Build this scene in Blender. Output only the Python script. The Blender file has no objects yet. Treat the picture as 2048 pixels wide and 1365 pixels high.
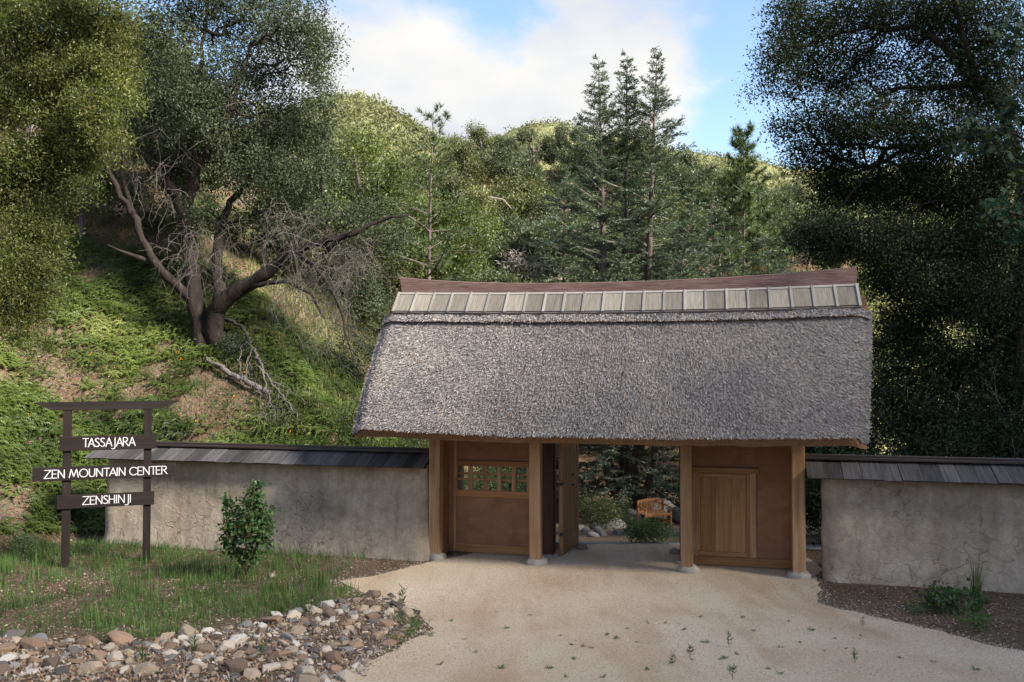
import bpy, bmesh, math
import numpy as np
from math import sin, cos, tan, pi, radians, atan, atan2, sqrt
from mathutils import Vector, Matrix

rng = np.random.default_rng(11)
SC = bpy.context.scene
COL = SC.collection

# ------------------------------------------------------------------ camera, sky, sun, exposure
FPX, EYE = 1706.0, 3.65                      # focal length in photo pixels, eye height
PITCH = atan(52.5 / FPX)
cd = bpy.data.cameras.new('camera')
cam = bpy.data.objects.new('camera', cd)
COL.objects.link(cam)
cam.location = (0, 0, EYE)
cam.rotation_euler = (pi / 2 + PITCH, 0, 0)
cd.sensor_width = 36.0
cd.lens = FPX / 2048 * 36.0
cd.clip_start, cd.clip_end = 0.1, 5000
SC.camera = cam

SUN_EL = radians(33)
SUN_H = (-0.86, 0.51)                        # horizontal direction the light travels in
SUN_STRENGTH, SKY_STRENGTH, EXPOSURE = 5.0, 0.105, 1.62
sd = bpy.data.lights.new('sun', 'SUN')
sd.energy, sd.angle, sd.color = SUN_STRENGTH, radians(12.0), (1.0, 0.92, 0.80)
sun = bpy.data.objects.new('sun', sd)
COL.objects.link(sun)
sv = Vector((SUN_H[0] * cos(SUN_EL), SUN_H[1] * cos(SUN_EL), -sin(SUN_EL)))
sun.rotation_euler = sv.to_track_quat('-Z', 'Y').to_euler()

w = bpy.data.worlds.new('World')
SC.world = w
w.use_nodes = True
nt = w.node_tree
nt.nodes.clear()
def WN(t, **k):
    n = nt.nodes.new(t)
    for a, b in k.items(): setattr(n, a, b)
    return n
wo = WN('ShaderNodeOutputWorld'); wb = WN('ShaderNodeBackground')
sky = WN('ShaderNodeTexSky', sky_type='NISHITA', sun_disc=False)
sky.sun_elevation = SUN_EL
sky.sun_rotation = atan2(-SUN_H[0], -SUN_H[1])
sky.altitude, sky.air_density, sky.dust_density, sky.ozone_density = 400, 1.1, 1.1, 1.4
tc = WN('ShaderNodeTexCoord')
sep = WN('ShaderNodeSeparateXYZ')
nt.links.new(tc.outputs['Generated'], sep.inputs[0])
def wmath(op, a, b=None, clamp=False):
    n = WN('ShaderNodeMath', operation=op); n.use_clamp = clamp
    for i, q in enumerate((a, b)):
        if q is None: continue
        if isinstance(q, (int, float)): n.inputs[i].default_value = q
        else: nt.links.new(q, n.inputs[i])
    return n.outputs[0]
zz = wmath('ADD', wmath('MAXIMUM', sep.outputs['Z'], 0.0), 0.28)
cx = wmath('DIVIDE', sep.outputs['X'], zz); cy = wmath('DIVIDE', sep.outputs['Y'], zz)
comb = WN('ShaderNodeCombineXYZ')
nt.links.new(cx, comb.inputs[0]); nt.links.new(cy, comb.inputs[1])
nz = WN('ShaderNodeTexNoise'); nz.inputs['Scale'].default_value = 1.9; nz.inputs['Detail'].default_value = 9
nz.inputs['Roughness'].default_value = 0.56; nz.inputs['Distortion'].default_value = 0.25
mp = WN('ShaderNodeMapping'); mp.inputs['Location'].default_value = (3.25, 5.35, 0.4)
nt.links.new(comb.outputs[0], mp.inputs[0]); nt.links.new(mp.outputs[0], nz.inputs['Vector'])
# cloud banks: one over the valley, others elsewhere in the sky
def bank(vx, vy, vz, lo, hi):
    d = Vector((vx, vy, vz)).normalized()
    dp = WN('ShaderNodeVectorMath', operation='DOT_PRODUCT')
    nv = WN('ShaderNodeVectorMath', operation='NORMALIZE')
    nt.links.new(tc.outputs['Generated'], nv.inputs[0])
    nt.links.new(nv.outputs[0], dp.inputs[0]); dp.inputs[1].default_value = d
    mr = WN('ShaderNodeMapRange', interpolation_type='SMOOTHSTEP')
    mr.inputs[1].default_value, mr.inputs[2].default_value = lo, hi
    nt.links.new(dp.outputs['Value'], mr.inputs[0])
    return mr.outputs[0]
b = wmath('MAXIMUM', bank(-0.02, 1, 0.48, 0.945, 0.992), bank(0.06, 1, 0.34, 0.985, 1.0))
for q in ((-1.0, 0.3, 0.5), (-0.4, -1, 0.6), (0.9, -0.1, 0.7), (0.1, 0.2, 1.0)):
    b = wmath('MAXIMUM', b, bank(*q, 0.90, 0.99))
dens = wmath('ADD', nz.outputs['Fac'], wmath('MULTIPLY', b, 0.22))
cr = WN('ShaderNodeMapRange', interpolation_type='SMOOTHSTEP')
cr.inputs[1].default_value, cr.inputs[2].default_value = 0.55, 0.72
nt.links.new(dens, cr.inputs[0])
nz2 = WN('ShaderNodeTexNoise'); nz2.inputs['Scale'].default_value = 2.6; nz2.inputs['Detail'].default_value = 6
nt.links.new(mp.outputs[0], nz2.inputs['Vector'])
ccol = WN('ShaderNodeMix', data_type='RGBA')
ccol.inputs[6].default_value = (2.45, 2.55, 2.75, 1); ccol.inputs[7].default_value = (3.35, 3.25, 3.05, 1)
mr2 = WN('ShaderNodeMapRange'); mr2.inputs[1].default_value, mr2.inputs[2].default_value = 0.36, 0.62
nt.links.new(nz2.outputs['Fac'], mr2.inputs[0]); nt.links.new(mr2.outputs[0], ccol.inputs[0])
smix = WN('ShaderNodeMix', data_type='RGBA')
nt.links.new(cr.outputs[0], smix.inputs[0]); nt.links.new(sky.outputs[0], smix.inputs[6]); nt.links.new(ccol.outputs[2], smix.inputs[7])
nt.links.new(smix.outputs[2], wb.inputs[0]); wb.inputs[1].default_value = SKY_STRENGTH
nt.links.new(wb.outputs[0], wo.inputs[0])

SC.view_settings.view_transform = 'Standard'
SC.view_settings.look = 'None'
SC.view_settings.exposure = EXPOSURE
SC.view_settings.gamma = 1.0
SC.view_settings.use_curve_mapping = False
SC.cycles.use_denoising = True
SC.cycles.max_bounces = 6
SC.cycles.diffuse_bounces = 3
SC.cycles.transparent_max_bounces = 4

# ------------------------------------------------------------------ helpers
def at(px, py, Y):
    """world point at forward distance Y seen along the photograph's direction (px, py)"""
    a, b = (px - 1024) / FPX, (682.5 - py) / FPX
    d = np.array([a, cos(PITCH) - b * sin(PITCH), sin(PITCH) + b * cos(PITCH)])
    return np.array([0, 0, EYE]) + d * (Y / d[1])

def vnoise(x, y, seed=0):
    x, y = np.asarray(x, float), np.asarray(y, float)
    xi, yi = np.floor(x), np.floor(y)
    xf, yf = x - xi, y - yi
    xf, yf = xf * xf * (3 - 2 * xf), yf * yf * (3 - 2 * yf)
    def h(a, b):
        s = np.sin(a * 127.1 + b * 311.7 + seed * 74.7) * 43758.5453
        return s - np.floor(s)
    return (h(xi, yi) * (1 - xf) + h(xi + 1, yi) * xf) * (1 - yf) + (h(xi, yi + 1) * (1 - xf) + h(xi + 1, yi + 1) * xf) * yf - 0.5

def mesh_obj(name, V, F4=None, F3=None, mat=None, parent=None, rnd=None, smooth=False, link=True):
    V = np.asarray(V, np.float32).reshape(-1, 3)
    m = bpy.data.meshes.new(name)
    n4 = 0 if F4 is None else len(F4); n3 = 0 if F3 is None else len(F3)
    m.vertices.add(len(V)); m.vertices.foreach_set('co', V.ravel())
    m.loops.add(n4 * 4 + n3 * 3); m.polygons.add(n4 + n3)
    idx, st = [], []
    if n4: idx.append(np.asarray(F4, np.int32).ravel()); st.append(np.arange(n4) * 4)
    if n3: idx.append(np.asarray(F3, np.int32).ravel()); st.append(n4 * 4 + np.arange(n3) * 3)
    m.loops.foreach_set('vertex_index', np.concatenate(idx).astype(np.int32))
    m.polygons.foreach_set('loop_start', np.concatenate(st).astype(np.int32))
    m.polygons.foreach_set('use_smooth', np.full(n4 + n3, bool(smooth)))
    if rnd is not None:
        at_ = m.attributes.new('rnd', 'FLOAT', 'POINT')
        at_.data.foreach_set('value', np.asarray(rnd, np.float32))
    m.update(calc_edges=True)
    m.validate()
    if mat: m.materials.append(mat)
    o = bpy.data.objects.new(name, m)
    if link: COL.objects.link(o)
    if parent is not None: o.parent = parent
    return o

class MB:
    """collects pieces of one mesh"""
    def __init__(s): s.V, s.Q, s.T, s.R, s.n = [], [], [], [], 0
    def add(s, V, Q=None, T=None, rnd=None):
        V = np.asarray(V, float).reshape(-1, 3)
        if Q is not None and len(Q): s.Q.append(np.asarray(Q) + s.n)
        if T is not None and len(T): s.T.append(np.asarray(T) + s.n)
        s.V.append(V); s.R.append(np.broadcast_to(0.5 if rnd is None else rnd, (len(V),)).astype(float)); s.n += len(V)
        return s
    def box(s, x0, x1, y0, y1, z0, z1, rnd=None):
        V = [(x, y, z) for z in (z0, z1) for y in (y0, y1) for x in (x0, x1)]
        return s.add(V, [(0, 2, 3, 1), (4, 5, 7, 6), (0, 1, 5, 4), (2, 6, 7, 3), (0, 4, 6, 2), (1, 3, 7, 5)], rnd=rnd)
    def tube(s, P, r, k=6, rnd=None, cap=True):
        P = np.asarray(P, float); r = np.broadcast_to(r, (len(P),)).astype(float)
        Tn = np.gradient(P, axis=0); Tn /= np.linalg.norm(Tn, axis=1, keepdims=True) + 1e-9
        ref = np.array([0.31, 0.17, 0.93]) if abs(Tn[0] @ np.array([0.31, 0.17, 0.93])) < 0.9 else np.array([1., 0, 0])
        A = np.cross(Tn, ref); A /= np.linalg.norm(A, axis=1, keepdims=True) + 1e-9
        B = np.cross(Tn, A)
        th = np.arange(k) * 2 * pi / k
        V = P[:, None] + r[:, None, None] * (A[:, None] * np.cos(th)[None, :, None] + B[:, None] * np.sin(th)[None, :, None])
        n = len(P)
        i, j = np.meshgrid(np.arange(n - 1), np.arange(k), indexing='ij')
        j2 = (j + 1) % k
        Q = np.stack([i * k + j, i * k + j2, (i + 1) * k + j2, (i + 1) * k + j], -1).reshape(-1, 4)
        V = V.reshape(-1, 3)
        T = None
        if cap:
            V = np.vstack([V, P[0], P[-1]])
            jj = np.arange(k); j3 = (jj + 1) % k
            T = np.vstack([np.stack([np.full(k, n * k), j3, jj], -1), np.stack([np.full(k, n * k + 1), (n - 1) * k + jj, (n - 1) * k + j3], -1)])
        return s.add(V, Q, T, rnd)
    def frusta(s, A, Bp, ra, rb, k=3, rnd=None):
        A, Bp = np.asarray(A, float), np.asarray(Bp, float)
        if not len(A): return s
        D = Bp - A; D /= np.linalg.norm(D, axis=1, keepdims=True) + 1e-9
        ref = np.where(np.abs(D[:, 2:3]) > 0.85, np.array([[1., 0, 0]]), np.array([[0, 0, 1.]]))
        X = np.cross(D, ref); X /= np.linalg.norm(X, axis=1, keepdims=True) + 1e-9
        Yv = np.cross(D, X)
        th = np.arange(k) * 2 * pi / k
        ring = X[:, None] * np.cos(th)[None, :, None] + Yv[:, None] * np.sin(th)[None, :, None]
        V = np.stack([A[:, None] + ring * np.broadcast_to(ra, len(A))[:, None, None], Bp[:, None] + ring * np.broadcast_to(rb, len(A))[:, None, None]], 1)
        E = np.arange(len(A))[:, None] * 2 * k; j = np.arange(k)[None]; j2 = (j + 1) % k
        Q = np.stack([E + j, E + j2, E + k + j2, E + k + j], -1).reshape(-1, 4)
        return s.add(V.reshape(-1, 3), Q, None, None if rnd is None else np.repeat(rnd, 2 * k))
    def scatter(s, TV, TQ, TT, pos, X, Y, Z, rnd):
        """copies of a template: columns X, Y, Z are the (scaled) axes of each copy"""
        TV = np.asarray(TV, float); n, m = len(pos), len(TV)
        V = pos[:, None] + TV[None, :, 0:1] * X[:, None] + TV[None, :, 1:2] * Y[:, None] + TV[None, :, 2:3] * Z[:, None]
        off = (np.arange(n) * m)[:, None, None]
        Q = None if TQ is None else (np.asarray(TQ)[None] + off).reshape(-1, 4)
        T = None if TT is None else (np.asarray(TT)[None] + off).reshape(-1, 3)
        return s.add(V.reshape(-1, 3), Q, T, np.repeat(rnd, m))
    def build(s, name, mat, parent=None, smooth=False, bevel=0.0, link=True):
        o = mesh_obj(name, np.vstack(s.V), np.vstack(s.Q) if s.Q else None, np.vstack(s.T) if s.T else None, mat, parent, np.concatenate(s.R), smooth, link)
        if bevel:
            b = o.modifiers.new('bevel', 'BEVEL'); b.width = bevel; b.segments = 2; b.limit_method = 'ANGLE'
        return o

def tag(o, label, cat=None, group=None, kind=None):
    o['label'] = label
    if cat: o['category'] = cat
    if group: o['group'] = group
    if kind: o['kind'] = kind
    return o

def empty(name, loc=(0, 0, 0), rz=0.0):
    o = bpy.data.objects.new(name, None); COL.objects.link(o)
    o.location = loc; o.rotation_euler = (0, 0, rz); o.empty_display_size = 0.3
    return o

def copy_tree(o, parent=None):
    c = o.copy(); COL.objects.link(c); c.parent = parent
    for ch in o.children: copy_tree(ch, c)
    return c

def unit(a): return a / (np.linalg.norm(a, axis=-1, keepdims=True) + 1e-9)
def rand_dirs(n): return unit(rng.normal(size=(n, 3)))

# ------------------------------------------------------------------ materials
class NT:
    def __init__(s, name):
        s.m = bpy.data.materials.new(name); s.m.use_nodes = True
        s.t = s.m.node_tree; s.t.nodes.clear()
        s.out = s.n('ShaderNodeOutputMaterial')
    def n(s, t, **k):
        x = s.t.nodes.new(t)
        for a, b in k.items(): setattr(x, a, b)
        return x
    def l(s, a, b): s.t.links.new(a, b)
    def coords(s, scale=(1, 1, 1), kind='Object', rot=(0, 0, 0)):
        c = s.n('ShaderNodeTexCoord'); m = s.n('ShaderNodeMapping')
        m.inputs['Scale'].default_value = scale; m.inputs['Rotation'].default_value = rot
        s.l(c.outputs[kind], m.inputs[0]); return m.outputs[0]
    def noise(s, vec, scale, detail=5, rough=0.55, dist=0.0):
        x = s.n('ShaderNodeTexNoise'); s.l(vec, x.inputs['Vector'])
        x.inputs['Scale'].default_value = scale; x.inputs['Detail'].default_value = detail
        x.inputs['Roughness'].default_value = rough; x.inputs['Distortion'].default_value = dist
        return x.outputs['Fac']
    def ramp(s, fac, stops, interp='LINEAR'):
        x = s.n('ShaderNodeValToRGB'); x.color_ramp.interpolation = interp
        e = x.color_ramp.elements
        while len(e) < len(stops): e.new(0.5)
        for i, (p, c) in enumerate(stops):
            e[i].position = p; e[i].color = (*c, 1) if len(c) == 3 else c
        s.l(fac, x.inputs[0]); return x.outputs[0]
    def mix(s, fac, a, b, mode='MIX'):
        x = s.n('ShaderNodeMix', data_type='RGBA', blend_type=mode)
        for i, q in ((0, fac), (6, a), (7, b)):
            if isinstance(q, (int, float)): x.inputs[i].default_value = q
            elif isinstance(q, tuple): x.inputs[i].default_value = (*q, 1)
            else: s.l(q, x.inputs[i])
        return x.outputs[2]
    def math(s, op, a, b=0.0):
        x = s.n('ShaderNodeMath', operation=op)
        for i, q in enumerate((a, b)):
            if isinstance(q, (int, float)): x.inputs[i].default_value = q
            else: s.l(q, x.inputs[i])
        return x.outputs[0]
    def attr(s, name='rnd'):
        x = s.n('ShaderNodeAttribute'); x.attribute_name = name; return x.outputs['Fac']
    def orand(s): return s.n('ShaderNodeObjectInfo').outputs['Random']
    def bump(s, h, strength=0.4, dist=0.02, prev=None):
        x = s.n('ShaderNodeBump'); x.inputs['Strength'].default_value = strength; x.inputs['Distance'].default_value = dist
        s.l(h, x.inputs['Height'])
        if prev is not None: s.l(prev, x.inputs['Normal'])
        return x.outputs[0]
    def done(s, col, rough=0.8, normal=None, spec=0.3, trans=0.0, tcol=None):
        p = s.n('ShaderNodeBsdfPrincipled')
        if isinstance(col, tuple): p.inputs['Base Color'].default_value = (*col, 1)
        else: s.l(col, p.inputs['Base Color'])
        if isinstance(rough, (int, float)): p.inputs['Roughness'].default_value = rough
        else: s.l(rough, p.inputs['Roughness'])
        p.inputs['Specular IOR Level'].default_value = spec
        if normal is not None: s.l(normal, p.inputs['Normal'])
        sh = p.outputs[0]
        if trans:
            t = s.n('ShaderNodeBsdfTranslucent'); s.l(tcol if tcol is not None else col, t.inputs[0])
            mx = s.n('ShaderNodeMixShader'); mx.inputs[0].default_value = trans
            s.l(sh, mx.inputs[1]); s.l(t.outputs[0], mx.inputs[2]); sh = mx.outputs[0]
        s.l(sh, s.out.inputs[0]); return s.m

def leaf_mat(name, stops, trans=0.3, rough=0.45, spec=0.35, big=0.6, amount=0.5):
    t = NT(name)
    c = t.ramp(t.attr(), stops)
    v = t.noise(t.coords(kind='Object'), big, 2)
    f = t.ramp(v, [(0.3, (1 - amount,) * 3), (0.7, (1 + amount * 0.5,) * 3)])
    c = t.mix(1.0, c, f, 'MULTIPLY')
    tcv = t.mix(1.0, c, (1.5, 1.6, 0.7), 'MULTIPLY')
    return t.done(c, rough, None, spec, trans, tcv)

def bark_mat(name, a, b, sc=6.0):
    t = NT(name); v = t.coords((1, 1, 0.35))
    n1 = t.noise(v, sc, 6, 0.65); n2 = t.noise(v, sc * 5, 4, 0.7)
    c = t.ramp(n1, [(0.3, a), (0.7, b)])
    return t.done(c, 0.9, t.bump(n2, 0.9, 0.03, t.bump(n1, 0.8, 0.06)), 0.15)

def wood_mat(name, a, b, c3, axis='Z', sc=1.0, rough=0.55, spec=0.3, weather=None, tone=(0.82, 1.15)):
    """grain runs along the given local axis"""
    t = NT(name)
    s = {'X': (0.45, 9, 9), 'Y': (9, 0.45, 9), 'Z': (9, 9, 0.45)}[axis]
    g = t.n('ShaderNodeTexCoord'); oi = t.n('ShaderNodeObjectInfo')
    add = t.n('ShaderNodeVectorMath', operation='MULTIPLY_ADD')
    cmb = t.n('ShaderNodeCombineXYZ')
    for i in range(3): t.l(oi.outputs['Random'], cmb.inputs[i])
    t.l(cmb.outputs[0], add.inputs[0]); add.inputs[1].default_value = (7.3, 5.1, 9.7); t.l(g.outputs['Object'], add.inputs[2])
    m = t.n('ShaderNodeMapping'); m.inputs['Scale'].default_value = tuple(q * sc for q in s)
    t.l(add.outputs[0], m.inputs[0]); v = m.outputs[0]
    n1 = t.noise(v, 1.3, 6, 0.6, 0.6); n2 = t.noise(v, 9, 4, 0.7); n3 = t.noise(add.outputs[0], 1.4, 3)
    col = t.ramp(n1, [(0.28, a), (0.5, b), (0.74, c3)])
    col = t.mix(t.math('MULTIPLY', n2, 0.55), col, t.mix(1.0, col, (0.5, 0.46, 0.42), 'MULTIPLY'))
    # whole-board tone
    col = t.mix(1.0, col, t.ramp(oi.outputs['Random'], [(0, (tone[0],) * 3), (1, (tone[1],) * 3)]), 'MULTIPLY')
    if weather:
        col = t.mix(t.ramp(n3, [(0.42, (0, 0, 0)), (0.7, (0.85,) * 3)]), col, weather)
    return t.done(col, rough, t.bump(n2, 0.25, 0.006, t.bump(n1, 0.2, 0.008)), spec)

# ------------------------------------------------------------------ terrain
TOE = np.array([(-60, -20), (-17, 11.0), (-10.4, 16.4), (-9.2, 18.3), (-6.5, 18.6), (-3.2, 18.0), (-1.9, 19.2), (-1.2, 24), (0.2, 32), (4, 60), (12, 110), (30, 220)], float)
def toe_dist(X, Y):
    X, Y = np.asarray(X, float), np.asarray(Y, float)
    best = np.full(X.shape, 1e9); sg = np.ones(X.shape)
    for a, b in zip(TOE[:-1], TOE[1:]):
        d = b - a; t = np.clip(((X - a[0]) * d[0] + (Y - a[1]) * d[1]) / (d @ d), 0, 1)
        qx, qy = X - a[0] - t * d[0], Y - a[1] - t * d[1]
        r = np.hypot(qx, qy); c = d[0] * (Y - a[1]) - d[1] * (X - a[0])
        k = r < best
        best = np.where(k, r, best); sg = np.where(k, np.sign(c), sg)
    return best * sg
def sstep(a, b, x):
    t = np.clip((x - a) / (b - a), 0, 1); return t * t * (3 - 2 * t)
def ground_z(X, Y):
    X, Y = np.asarray(X, float), np.asarray(Y, float)
    z = 2.05 * (np.clip(13.5 - Y, 0, 40) / 13.5) ** 1.4
    d = toe_dist(X, Y)
    z = z - 0.155 * np.clip(Y - 17.6, 0, 19) * (1 - sstep(0, 3, d))
    dd = np.clip(d, 0, None)
    h = dd * dd / (dd + 0.5) * 0.93
    h = 75 * (1 - np.exp(-h / 75))
    z = z + h + sstep(0, 2.5, d) * (0.55 * vnoise(X * 0.55, Y * 0.55, 3) + 0.22 * vnoise(X * 1.6, Y * 1.6, 4))
    z = z + 0.05 * vnoise(X * 0.7, Y * 0.7, 5) * (1 - np.exp(-((np.abs(X - 1.5) / 5.5) ** 4))) 
    # low bank under the grass and the rock border
    z = z + 0.16 * sstep(-1.2, -3.4, X) * sstep(15.6, 13.2, Y) * (1 - sstep(-8, -9, X) * 0)
    return z
def hit(px, py, y0=5.0, y1=70.0):
    Y = np.arange(y0, y1, 0.03)
    a, b = (px - 1024) / FPX, (682.5 - py) / FPX
    dy, dz = cos(PITCH) - b * sin(PITCH), sin(PITCH) + b * cos(PITCH)
    X = a / dy * Y; Z = EYE + dz / dy * Y
    k = np.nonzero(Z <= ground_z(X, Y))[0]
    if not len(k): return None
    i = k[0]; return np.array([X[i], Y[i], float(ground_z(X[i], Y[i]))])

t = NT('soil_litter'); v = t.coords()
n1 = t.noise(v, 0.9, 6, 0.6); n2 = t.noise(v, 14, 6, 0.75); vo = t.n('ShaderNodeTexVoronoi'); t.l(v, vo.inputs['Vector']); vo.inputs['Scale'].default_value = 38
c = t.ramp(n2, [(0.25, (0.085, 0.062, 0.045)), (0.5, (0.175, 0.13, 0.094)), (0.72, (0.33, 0.265, 0.205))])
c = t.mix(t.ramp(n1, [(0.35, (0, 0, 0)), (0.65, (0.7,) * 3)]), c, t.mix(1.0, c, (0.75, 0.60, 0.48), 'MULTIPLY'))
c = t.mix(0.45, c, t.mix(1.0, c, vo.outputs['Color'], 'MULTIPLY'))
MAT_SOIL = t.done(c, 0.95, t.bump(n2, 0.7, 0.05, t.bump(vo.outputs['Distance'], 0.5, 0.03)), 0.1)

ax = np.concatenate([-np.geomspace(900, 30, 16), np.arange(-28, 16.01, 0.3), np.geomspace(18, 900, 18)])
ay = np.concatenate([-np.geomspace(700, 6, 12), np.arange(-4, 40.01, 0.3), np.geomspace(42, 1400, 24)])
GX, GY = np.meshgrid(ax, ay, indexing='ij')
GZ = ground_z(GX, GY)
ni, nj = GX.shape
i, j = np.meshgrid(np.arange(ni - 1), np.arange(nj - 1), indexing='ij')
Q = np.stack([i * nj + j, (i + 1) * nj + j, (i + 1) * nj + j + 1, i * nj + j + 1], -1).reshape(-1, 4)
gobj = mesh_obj('ground', np.stack([GX, GY, GZ], -1), Q, None, MAT_SOIL, smooth=True)
tag(gobj, 'brown soil and leaf litter bank rising into the hillside', 'ground', kind='structure')

# sandy drive through the gate
t = NT('sandy_gravel'); v = t.coords()
n1 = t.noise(v, 0.55, 5, 0.55, 0.4); n2 = t.noise(v, 42, 5, 0.85); n3 = t.noise(t.coords((1.6, 0.35, 1), rot=(0, 0, 0.25)), 0.9, 4)
n4 = t.noise(v, 230, 2, 0.6)
c = t.ramp(n2, [(0.32, (0.26, 0.205, 0.15)), (0.50, (0.52, 0.425, 0.315)), (0.68, (0.70, 0.61, 0.49))])
c = t.mix(t.ramp(n1, [(0.40, (0, 0, 0)), (0.68, (0.55,) * 3)]), c, t.mix(1.0, c, (0.80, 0.66, 0.55), 'MULTIPLY'))
c = t.mix(t.ramp(n3, [(0.48, (0, 0, 0)), (0.66, (0.45,) * 3)]), c, t.mix(1.0, c, (0.72, 0.60, 0.50), 'MULTIPLY'))
MAT_SAND = t.done(c, 0.95, t.bump(n4, 0.5, 0.006, t.bump(n2, 0.5, 0.015)), 0.12)
PL = np.array([(0.5, -3.6), (4.0, -2.9), (7.0, -2.0), (8.6, -1.8), (10.2, -1.35), (11.6, -1.1), (12.7, -1.35), (13.5, -2.3), (14.3, -2.95), (14.9, -2.4), (15.6, -1.9), (16.3, -1.35), (17.0, -0.6), (17.9, -0.3)])
PR = np.array([(0.5, 9.5), (4.0, 8.6), (7.0, 7.6), (9.0, 6.7), (10.3, 6.0), (12.0, 5.35), (13.2, 4.75), (14.2, 5.0), (14.9, 5.2), (15.5, 5.6), (16.3, 5.6), (17.0, 5.3), (17.9, 5.1)])
rows = np.arange(0.5, 17.91, 0.10)
xl = np.interp(rows, PL[:, 0], PL[:, 1]) + 0.14 * vnoise(rows * 1.7, 0 * rows, 8) + 0.09 * vnoise(rows * 6, 0 * rows, 9)
xr = np.interp(rows, PR[:, 0], PR[:, 1]) + 0.22 * vnoise(rows * 1.5, 0 * rows, 10) + 0.12 * vnoise(rows * 6, 0 * rows, 11)
S = np.linspace(0, 1, 46)
XX = xl[:, None] * (1 - S) + xr[:, None] * S; YY = np.broadcast_to(rows[:, None], XX.shape)
edge = np.minimum(S, 1 - S)[None] * (xr - xl)[:, None]
ZZ = ground_z(XX, YY) + 0.016 + 0.016 * (vnoise(XX * 2.2, YY * 2.2, 12) + 0.6 * vnoise(XX * 6, YY * 6, 13)) * sstep(0, 0.5, edge)
ni, nj = XX.shape
i, j = np.meshgrid(np.arange(ni - 1), np.arange(nj - 1), indexing='ij')
Q = np.stack([i * nj + j, i * nj + j + 1, (i + 1) * nj + j + 1, (i + 1) * nj + j], -1).reshape(-1, 4)
pobj = mesh_obj('gravel_path', np.stack([XX, YY, ZZ], -1), Q, None, MAT_SAND, smooth=True)
tag(pobj, 'pale sandy gravel drive leading through the open gate', 'path', kind='structure')
# narrow grey lane crossing behind the gate
t = NT('grey_lane'); n2 = t.noise(t.coords(), 50, 4, 0.7)
MAT_LANE = t.done(t.ramp(n2, [(0.3, (0.13, 0.14, 0.16)), (0.7, (0.30, 0.31, 0.34))]), 0.9, t.bump(n2, 0.4, 0.01), 0.2)
lx = np.linspace(-2.0, 12, 60)
V, Q = [], []
for k, x in enumerate(lx):
    yc = 18.25 - 0.2 * (x - 2)
    for m, dy in enumerate((-0.30, 0.0, 0.35)):
        V.append((x, yc + dy, float(ground_z(x, yc + dy)) + 0.02))
    if k: Q += [((k - 1) * 3 + m, k * 3 + m, k * 3 + m + 1, (k - 1) * 3 + m + 1) for m in (0, 1)]
tag(mesh_obj('lane', V, Q, None, MAT_LANE), 'narrow grey lane crossing behind the gate', 'lane', kind='structure')

# ------------------------------------------------------------------ hills
def hill(name, label, crest, Yn, zn, mat, ncol=90, nrow=40, rough=1.0, seed=0, power=1.3, back=0.5):
    """a ridge: crest is a list of world points, falling towards the valley at distance Yn and away behind"""
    crest = np.array(crest, float)
    s = np.concatenate([[0], np.cumsum(np.linalg.norm(np.diff(crest, axis=0), axis=1))]); s /= s[-1]
    q = np.linspace(0, 1, ncol)
    C = np.stack([np.interp(q, s, crest[:, k]) for k in range(3)], -1)
    tt = np.concatenate([np.linspace(0, 1, nrow), 1 + np.linspace(0.06, 1, 10)])
    def surf(qi, ti):
        cx = np.interp(qi, q, C[:, 0]); cy = np.interp(qi, q, C[:, 1]); cz = np.interp(qi, q, C[:, 2])
        f = Yn / cy
        k = np.where(ti <= 1, f + (1 - f) * np.minimum(ti, 1), 1 + (ti - 1) * back)
        z = np.where(ti <= 1, zn + (cz - zn) * np.clip(ti, 0, 1) ** power, cz - (ti - 1) * (cz - zn) * 0.8)
        x, y = cx * k, cy * k
        z = z + rough * (vnoise(x * 0.05, y * 0.05, seed) * 4 + vnoise(x * 0.15, y * 0.15, seed + 1) * 1.5) * np.clip(ti * 4, 0, 1)
        return np.stack([x, y, z], -1)
    A, B = np.meshgrid(q, tt, indexing='ij')
    P = surf(A, B); n, m = A.shape
    i, j = np.meshgrid(np.arange(n - 1), np.arange(m - 1), indexing='ij')
    Q = np.stack([i * m + j, (i + 1) * m + j, (i + 1) * m + j + 1, i * m + j + 1], -1).reshape(-1, 4)
    o = mesh_obj(name, P, Q, None, mat, smooth=True)
    tag(o, label, 'hill', kind='structure')
    return surf
def scrub_mat(name, a, b, c_, sc):
    t = NT(name); v = t.coords()
    n1 = t.noise(v, sc, 5, 0.65); n2 = t.noise(v, sc * 0.15, 3)
    c = t.ramp(n1, [(0.32, a), (0.55, b), (0.75, c_)])
    c = t.mix(t.ramp(n2, [(0.4, (0, 0, 0)), (0.7, (0.6,) * 3)]), c, t.mix(1.0, c, (1.2, 1.0, 0.75), 'MULTIPLY'))
    return t.done(c, 0.95, t.bump(n1, 0.8, 0.8), 0.05)
def crest_px(lst, Y): return [tuple(at(px, py, y if isinstance(y, (int, float)) else Y)) for px, py, y in [(q + (Y,))[:3] for q in lst]]
M_FAR = scrub_mat('far_chaparral', (0.09, 0.105, 0.05), (0.17, 0.18, 0.09), (0.30, 0.285, 0.18), 0.35)  # paled colours stand in for haze over the far hills
M_MID = scrub_mat('wooded_slope', (0.055, 0.038, 0.024), (0.105, 0.072, 0.045), (0.15, 0.125, 0.075), 0.5)
surfA = hill('hill', 'sunlit scrub covered hill rising to a rounded summit', crest_px([(380, 300), (480, 270), (580, 232), (660, 196), (725, 190), (760, 202), (800, 226), (860, 264), (920, 300), (1010, 360), (1100, 420)], 260.), 90, 6, M_FAR, seed=21, rough=0.8)
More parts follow.
